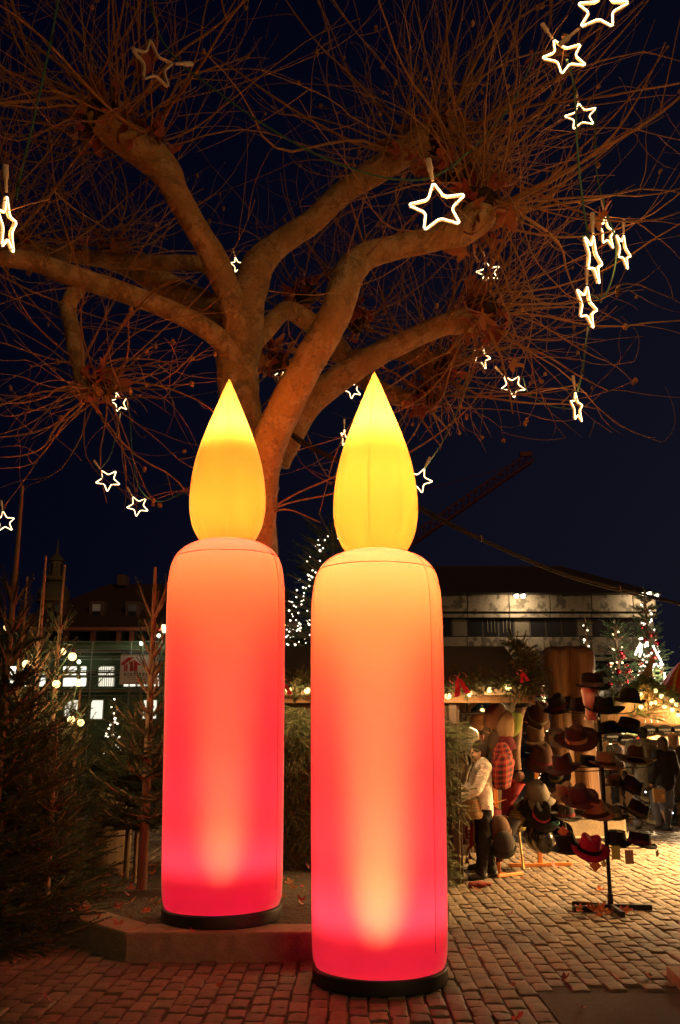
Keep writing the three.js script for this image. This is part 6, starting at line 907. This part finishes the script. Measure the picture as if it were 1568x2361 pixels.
// ---------------------------------------------------------------- people
// a figure standing on y = 0 and facing +z; every surface is one smooth mesh
function person(label, p, turn, H, o) {
  const t = thing('person', label, 'person', p, turn), s = H / 1.75, q = (a) => a.map((v, i) => (i === 8 ? v : v * s)), cap = (a, ra, b, rb, fl) => { const r = [...a, ra, ...b, rb]; return q(fl ? [...r, fl] : r); };
  const sh = [1, -1].map((k) => [k * (o.sh || 0.175), 1.43, -0.01]), hip = [1, -1].map((k) => [k * 0.09, 0.92, 0]);
  const kn = o.knee || [[0.10, 0.50, 0.03], [-0.10, 0.50, 0.03]], an = o.ankle || [[0.105, 0.09, -0.02], [-0.105, 0.09, -0.02]], toe = o.toe || an.map((a) => [a[0] + 0.02 * Math.sign(a[0]), 0.03, a[2] + 0.16]);
  const el = o.elbow || [[0.25, 1.14, -0.02], [-0.25, 1.14, -0.02]], wr = o.wrist || [[0.22, 0.92, 0.12], [-0.22, 0.92, 0.12]], hd = o.head || [0, 1.62, 0.03], fwd = o.face || [0, 0, 1];
  const f = (k, u = 0) => [hd[0] + fwd[0] * k, hd[1] + u, hd[2] + fwd[2] * k], sd = [fwd[2], 0, -fwd[0]];
  const head = [cap(f(-0.02, 0.03), 0.088, f(-0.02, 0.05), 0.088), cap(f(0.02, -0.04), 0.068, f(0.045, -0.085), 0.038), cap(f(0.085, 0.005), 0.012, f(0.108, -0.025), 0.013), cap(f(0.088, -0.055), 0.014, f(0.09, -0.058), 0.014), cap(f(0.078, 0.03), 0.02, f(0.078, 0.032), 0.02)];
  for (const k of [-1, 1]) head.push(cap([hd[0] + sd[0] * k * 0.082 - fwd[0] * 0.01, hd[1] + 0.02, hd[2] + sd[2] * k * 0.082 - fwd[2] * 0.01], 0.014, [hd[0] + sd[0] * k * 0.088, hd[1] - 0.03, hd[2] + sd[2] * k * 0.088], 0.01), cap([f(0.075)[0] + sd[0] * k * 0.035, hd[1] - 0.028, f(0.075)[2] + sd[2] * k * 0.035], 0.018, [f(0.06)[0] + sd[0] * k * 0.045, hd[1] - 0.03, f(0.06)[2] + sd[2] * k * 0.045], 0.02));
  const neck = cap([hd[0] * 0.6, 1.44, -0.01], 0.06, [hd[0], hd[1] - 0.06, hd[2] - 0.03], 0.052);
  const body = [neck, cap([0, 1.32, 0], 0.105, [0, 1.05, 0], 0.09, 1.3), cap([0, 1.05, 0], 0.09, [0, 0.93, 0], 0.10, 1.3)];
  for (const k of [0, 1]) body.push(cap(sh[k], 0.045, el[k], 0.036), cap(el[k], 0.036, wr[k], 0.026), cap(hip[k], 0.075, kn[k], 0.05), cap(kn[k], 0.05, an[k], 0.036), cap([0, 1.41, -0.01], 0.05, sh[k], 0.045));
  const hands = [];
  for (const k of [0, 1]) { const d = V(wr[k][0] - el[k][0], wr[k][1] - el[k][1], wr[k][2] - el[k][2]).normalize(), up = V(0, 1, 0), n = V().crossVectors(d, up).normalize(), w = V(...wr[k]), pal = w.clone().addScaledVector(d, 0.075); const m = [cap(wr[k], 0.026, pal.toArray(), 0.03)]; [-1.5, -0.5, 0.5, 1.5].forEach((j, i) => { const b = pal.clone().addScaledVector(up, j * 0.017 * (Math.abs(d.y) > 0.8 ? 0 : 1)).addScaledVector(n, Math.abs(d.y) > 0.8 ? j * 0.017 : 0), e = b.clone().addScaledVector(d, 0.04 + (i === 1 || i === 2 ? 0.012 : 0)).addScaledVector(n, 0.006), e2 = e.clone().addScaledVector(d, 0.026).addScaledVector(n, -0.02); m.push(cap(b.toArray(), 0.0095, e.toArray(), 0.009), cap(e.toArray(), 0.009, e2.toArray(), 0.008)); }); const tb = w.clone().addScaledVector(d, 0.03).addScaledVector(up, 0.022); m.push(cap(tb.toArray(), 0.012, tb.clone().addScaledVector(d, 0.05).addScaledVector(up, 0.022).toArray(), 0.009)); hands.push(blob(m, 0.008, 36)); }
  part('body', merge([blob(body, 0.025 * s, 60), blob(head, 0.018 * s, 48), ...hands]), std(...(o.skin || [0.45, 0.25, 0.17]), 0.55), t);
  for (const k of [-1, 1]) { const e = f(0.083, 0.008); part('eye', new THREE.SphereGeometry(0.011 * s, 10, 8), M.black, t).position.set((e[0] + sd[0] * k * 0.032) * s, e[1] * s, (e[2] + sd[2] * k * 0.032) * s); }
  const th = o.thick || 0.022, coat = [cap([0, 1.36, 0], 0.135 + th, [0, 1.1, 0], 0.125 + th, 1.25), cap([0, 1.1, 0], 0.125 + th, [0, o.hem || 0.88, 0], 0.14 + th, 1.2), cap([0, 1.46, -0.01], 0.075 + th, [0, 1.4, -0.01], 0.1 + th)];
  for (const k of [0, 1]) { coat.push(cap([0, 1.42, -0.01], 0.08 + th, sh[k], 0.058 + th)); const ribs = o.quilt || 1; for (const [a, b, ra, rb] of [[sh[k], el[k], 0.058, 0.046], [el[k], wr[k], 0.048, 0.034]]) for (let i = 0; i < ribs; i++) { const L = (x) => a.map((v, c) => v + (b[c] - v) * x), x0 = i / ribs, x1 = (i + 1) / ribs, m = (x0 + x1) / 2, r = ra + (rb - ra) * m; if (ribs === 1) coat.push(cap(a, ra + th, b, rb + th)); else coat.push(cap(L(x0 + 0.3 / ribs), r + th + 0.004, L(x1 - 0.3 / ribs), r + th + 0.004)); } }
  if (o.quilt) for (let i = 0; i < 7; i++) { const y = 0.92 + i * 0.075; coat.push(cap([0.1, y, 0], 0.075 + th, [-0.1, y, 0], 0.075 + th, 0.9)); }
  if (o.collar) coat.push(cap([-0.05, 1.5, 0], 0.055, [0.05, 1.5, 0], 0.055));
  part(o.coatName || 'jacket', blob(coat, 0.02, 72, o.quilt ? 0.003 : 0.006), o.coat, t);
  const leg = [cap([0.05, 0.95, 0], 0.125, [-0.05, 0.95, 0], 0.125, 1.1)]; for (const k of [0, 1]) leg.push(cap(hip[k], 0.1, kn[k], 0.07 + (o.loose || 0)), cap(kn[k], 0.07 + (o.loose || 0), [an[k][0], an[k][1] + (o.boots ? 0.25 : 0), an[k][2]], 0.055 + (o.loose || 0)));
  part('trousers', blob(leg, 0.025, 60, 0.006), o.pants, t);
  for (const k of [0, 1]) { const a = an[k], b = toe[k], sh2 = [cap([a[0], 0.055, a[2] - 0.03], 0.048, b, 0.034), cap(a, 0.05, [a[0], 0.06, a[2]], 0.052)]; if (o.boots) sh2.push(cap([a[0], 0.36, a[2] - 0.01], 0.062, a, 0.046), cap([a[0], 0.06, a[2] - 0.05], 0.022, [a[0], 0.012, a[2] - 0.055], 0.01)); part('shoe', blob(sh2, 0.02, 40), o.shoe || M.black, t); }
  if (o.hair) { const g = [cap(f(-0.035, 0.055), 0.098, f(-0.035, 0.045), 0.098)]; if (o.hair === 'long') g.push(cap(f(-0.06, 0.02), 0.095, f(-0.085, -0.2), 0.07), cap([f(-0.04)[0] + sd[0] * 0.06, hd[1] - 0.02, f(-0.04)[2] + sd[2] * 0.06], 0.045, [f(-0.06)[0] + sd[0] * 0.08, hd[1] - 0.24, f(-0.06)[2] + sd[2] * 0.08], 0.035), cap([f(-0.04)[0] - sd[0] * 0.06, hd[1] - 0.02, f(-0.04)[2] - sd[2] * 0.06], 0.045, [f(-0.06)[0] - sd[0] * 0.08, hd[1] - 0.24, f(-0.06)[2] - sd[2] * 0.08], 0.035)); else g.push(cap(f(-0.06, 0.0), 0.075, f(-0.06, -0.03), 0.06)); part('hair', blob(g, 0.03, 44), cloth(...o.hairC, 0.7, { bumpMap: rep(T.wood, 12, 12), bumpScale: 0.01 }), t); }
  if (o.cap) { part('beanie', blob([cap(f(-0.03, 0.075), 0.1, f(-0.03, 0.055), 0.102), cap(f(-0.07, 0.02), 0.08, f(-0.08, 0.0), 0.07)], 0.03, 44), o.cap, t); }
  if (o.glasses) for (const k of [-1, 1]) { const e = f(0.1, 0.006); const g = part('glasses', new THREE.TorusGeometry(0.024 * s, 0.0035 * s, 6, 18), M.blackMetal, t); g.position.set((e[0] + sd[0] * k * 0.034) * s, e[1] * s, (e[2] + sd[2] * k * 0.034) * s); g.lookAt(g.position.clone().add(V(...fwd)).add(V(0, 0, 0))); }
  return t;
}
{
  const jean = cloth(0.11, 0.12, 0.16, 0.9, { bumpMap: rep(T.weave, 3, 3), bumpScale: 0.003 }), dk = cloth(0.02, 0.018, 0.018, 0.85);
  const w = gnd(1146, 2026); w.x = at(1112, 1800, -w.z).x;
  person('person in white quilted jacket and dark cap, in profile, reaching left into the hat stall', w, -Math.PI / 2 + 0.12, 1.6, { coat: cloth(0.78, 0.68, 0.62, 0.6, { bumpMap: rep(T.felt, 3, 3), bumpScale: 0.012 }), pants: dk, shoe: M.black, collar: true, quilt: 4, thick: 0.02, hem: 0.86, cap: cloth(0.05, 0.035, 0.025, 0.95, { bumpMap: rep(T.knit, 4, 4), bumpScale: 0.006 }), hair: 'short', hairC: [0.06, 0.03, 0.02], elbow: [[0.22, 1.14, 0.14], [-0.24, 1.16, 0.08]], wrist: [[0.18, 1.02, 0.42], [-0.2, 1.05, 0.36]], head: [0, 1.61, 0.05], skin: [0.55, 0.31, 0.22], ankle: [[0.10, 0.09, 0.08], [-0.10, 0.09, -0.12]], loose: 0.015 });
  const m = at(1117, 1950, 12.6); m.y = 0; person('person with glasses standing deeper in the hat stall behind the woman in white', m, -1.1, 1.8, { coat: cloth(0.05, 0.045, 0.035, 0.85), pants: dk, glasses: true, skin: [0.48, 0.24, 0.17], hair: 'short', hairC: [0.10, 0.07, 0.05] });
  const g = gnd(1487, 1912); g.x = at(1490, 1800, -g.z).x; person('person from behind in a grey brown jacket and light jeans before the food stall', g, Math.PI - 0.12, 1.82, { coat: cloth(0.10, 0.085, 0.06, 0.95, { bumpMap: rep(T.weave, 3, 3), bumpScale: 0.003 }), pants: cloth(0.13, 0.13, 0.15, 0.95), shoe: std(0.025, 0.02, 0.018, 0.6), collar: true, sh: 0.21, thick: 0.05, hem: 0.84, hair: 'short', hairC: [0.02, 0.015, 0.012], loose: 0.025, ankle: [[0.20, 0.09, -0.05], [-0.14, 0.09, -0.02]], knee: [[0.15, 0.5, 0.0], [-0.12, 0.5, 0.02]], wrist: [[0.2, 1.0, 0.2], [-0.2, 1.0, 0.2]] });
  const u = gnd(1537, 1915); u.x = at(1536, 1830, -u.z).x; person('person in a black puffer jacket, blue jeans and heeled boots, seen from behind', u, Math.PI + 0.3, 1.64, { coat: cloth(0.016, 0.014, 0.013, 0.75), quilt: 5, thick: 0.035, hem: 0.9, pants: jean, boots: true, hair: 'long', hairC: [0.05, 0.028, 0.015], ankle: [[0.06, 0.1, -0.06], [-0.06, 0.1, 0.06]] });
  const x = gnd(1566, 1903); x.x = at(1560, 1800, -x.z).x; person('person with long brown hair in a dark coat, cut by the right edge', x, Math.PI - 0.2, 1.72, { coat: cloth(0.03, 0.022, 0.015, 0.85), coatName: 'coat', hem: 0.6, thick: 0.03, pants: dk, hair: 'long', hairC: [0.16, 0.075, 0.03] });
  const b = gnd(1424, 1898); b.x = at(1424, 1760, -b.z).x; person('person with brown hair in a dark grey coat, half hidden behind the rack hats', b, 0.5 + Math.PI, 1.74, { coat: cloth(0.07, 0.055, 0.045, 0.9), pants: dk, hair: 'short', hairC: [0.12, 0.06, 0.025] });
  { const bag = thing('shopping_bag', 'brown paper shopping bag held beside the black puffer jacket', 'bag', u.clone().add(V(-0.18, 0.62, 0.12))); part('bag_body', box(0.2, 0.24, 0.1, 0, 0, 0, 0.01), std(0.28, 0.16, 0.06, 0.8), bag); part('bag_handle', new THREE.TorusGeometry(0.05, 0.005, 6, 16, Math.PI).translate(0, 0.12, 0), M.darkWood, bag); part('gift_tag', box(0.05, 0.08, 0.004, 0.06, -0.02, 0.055), std(0.5, 0.3, 0.1, 0.6), bag); }
}
renderer.render(scene, camera);
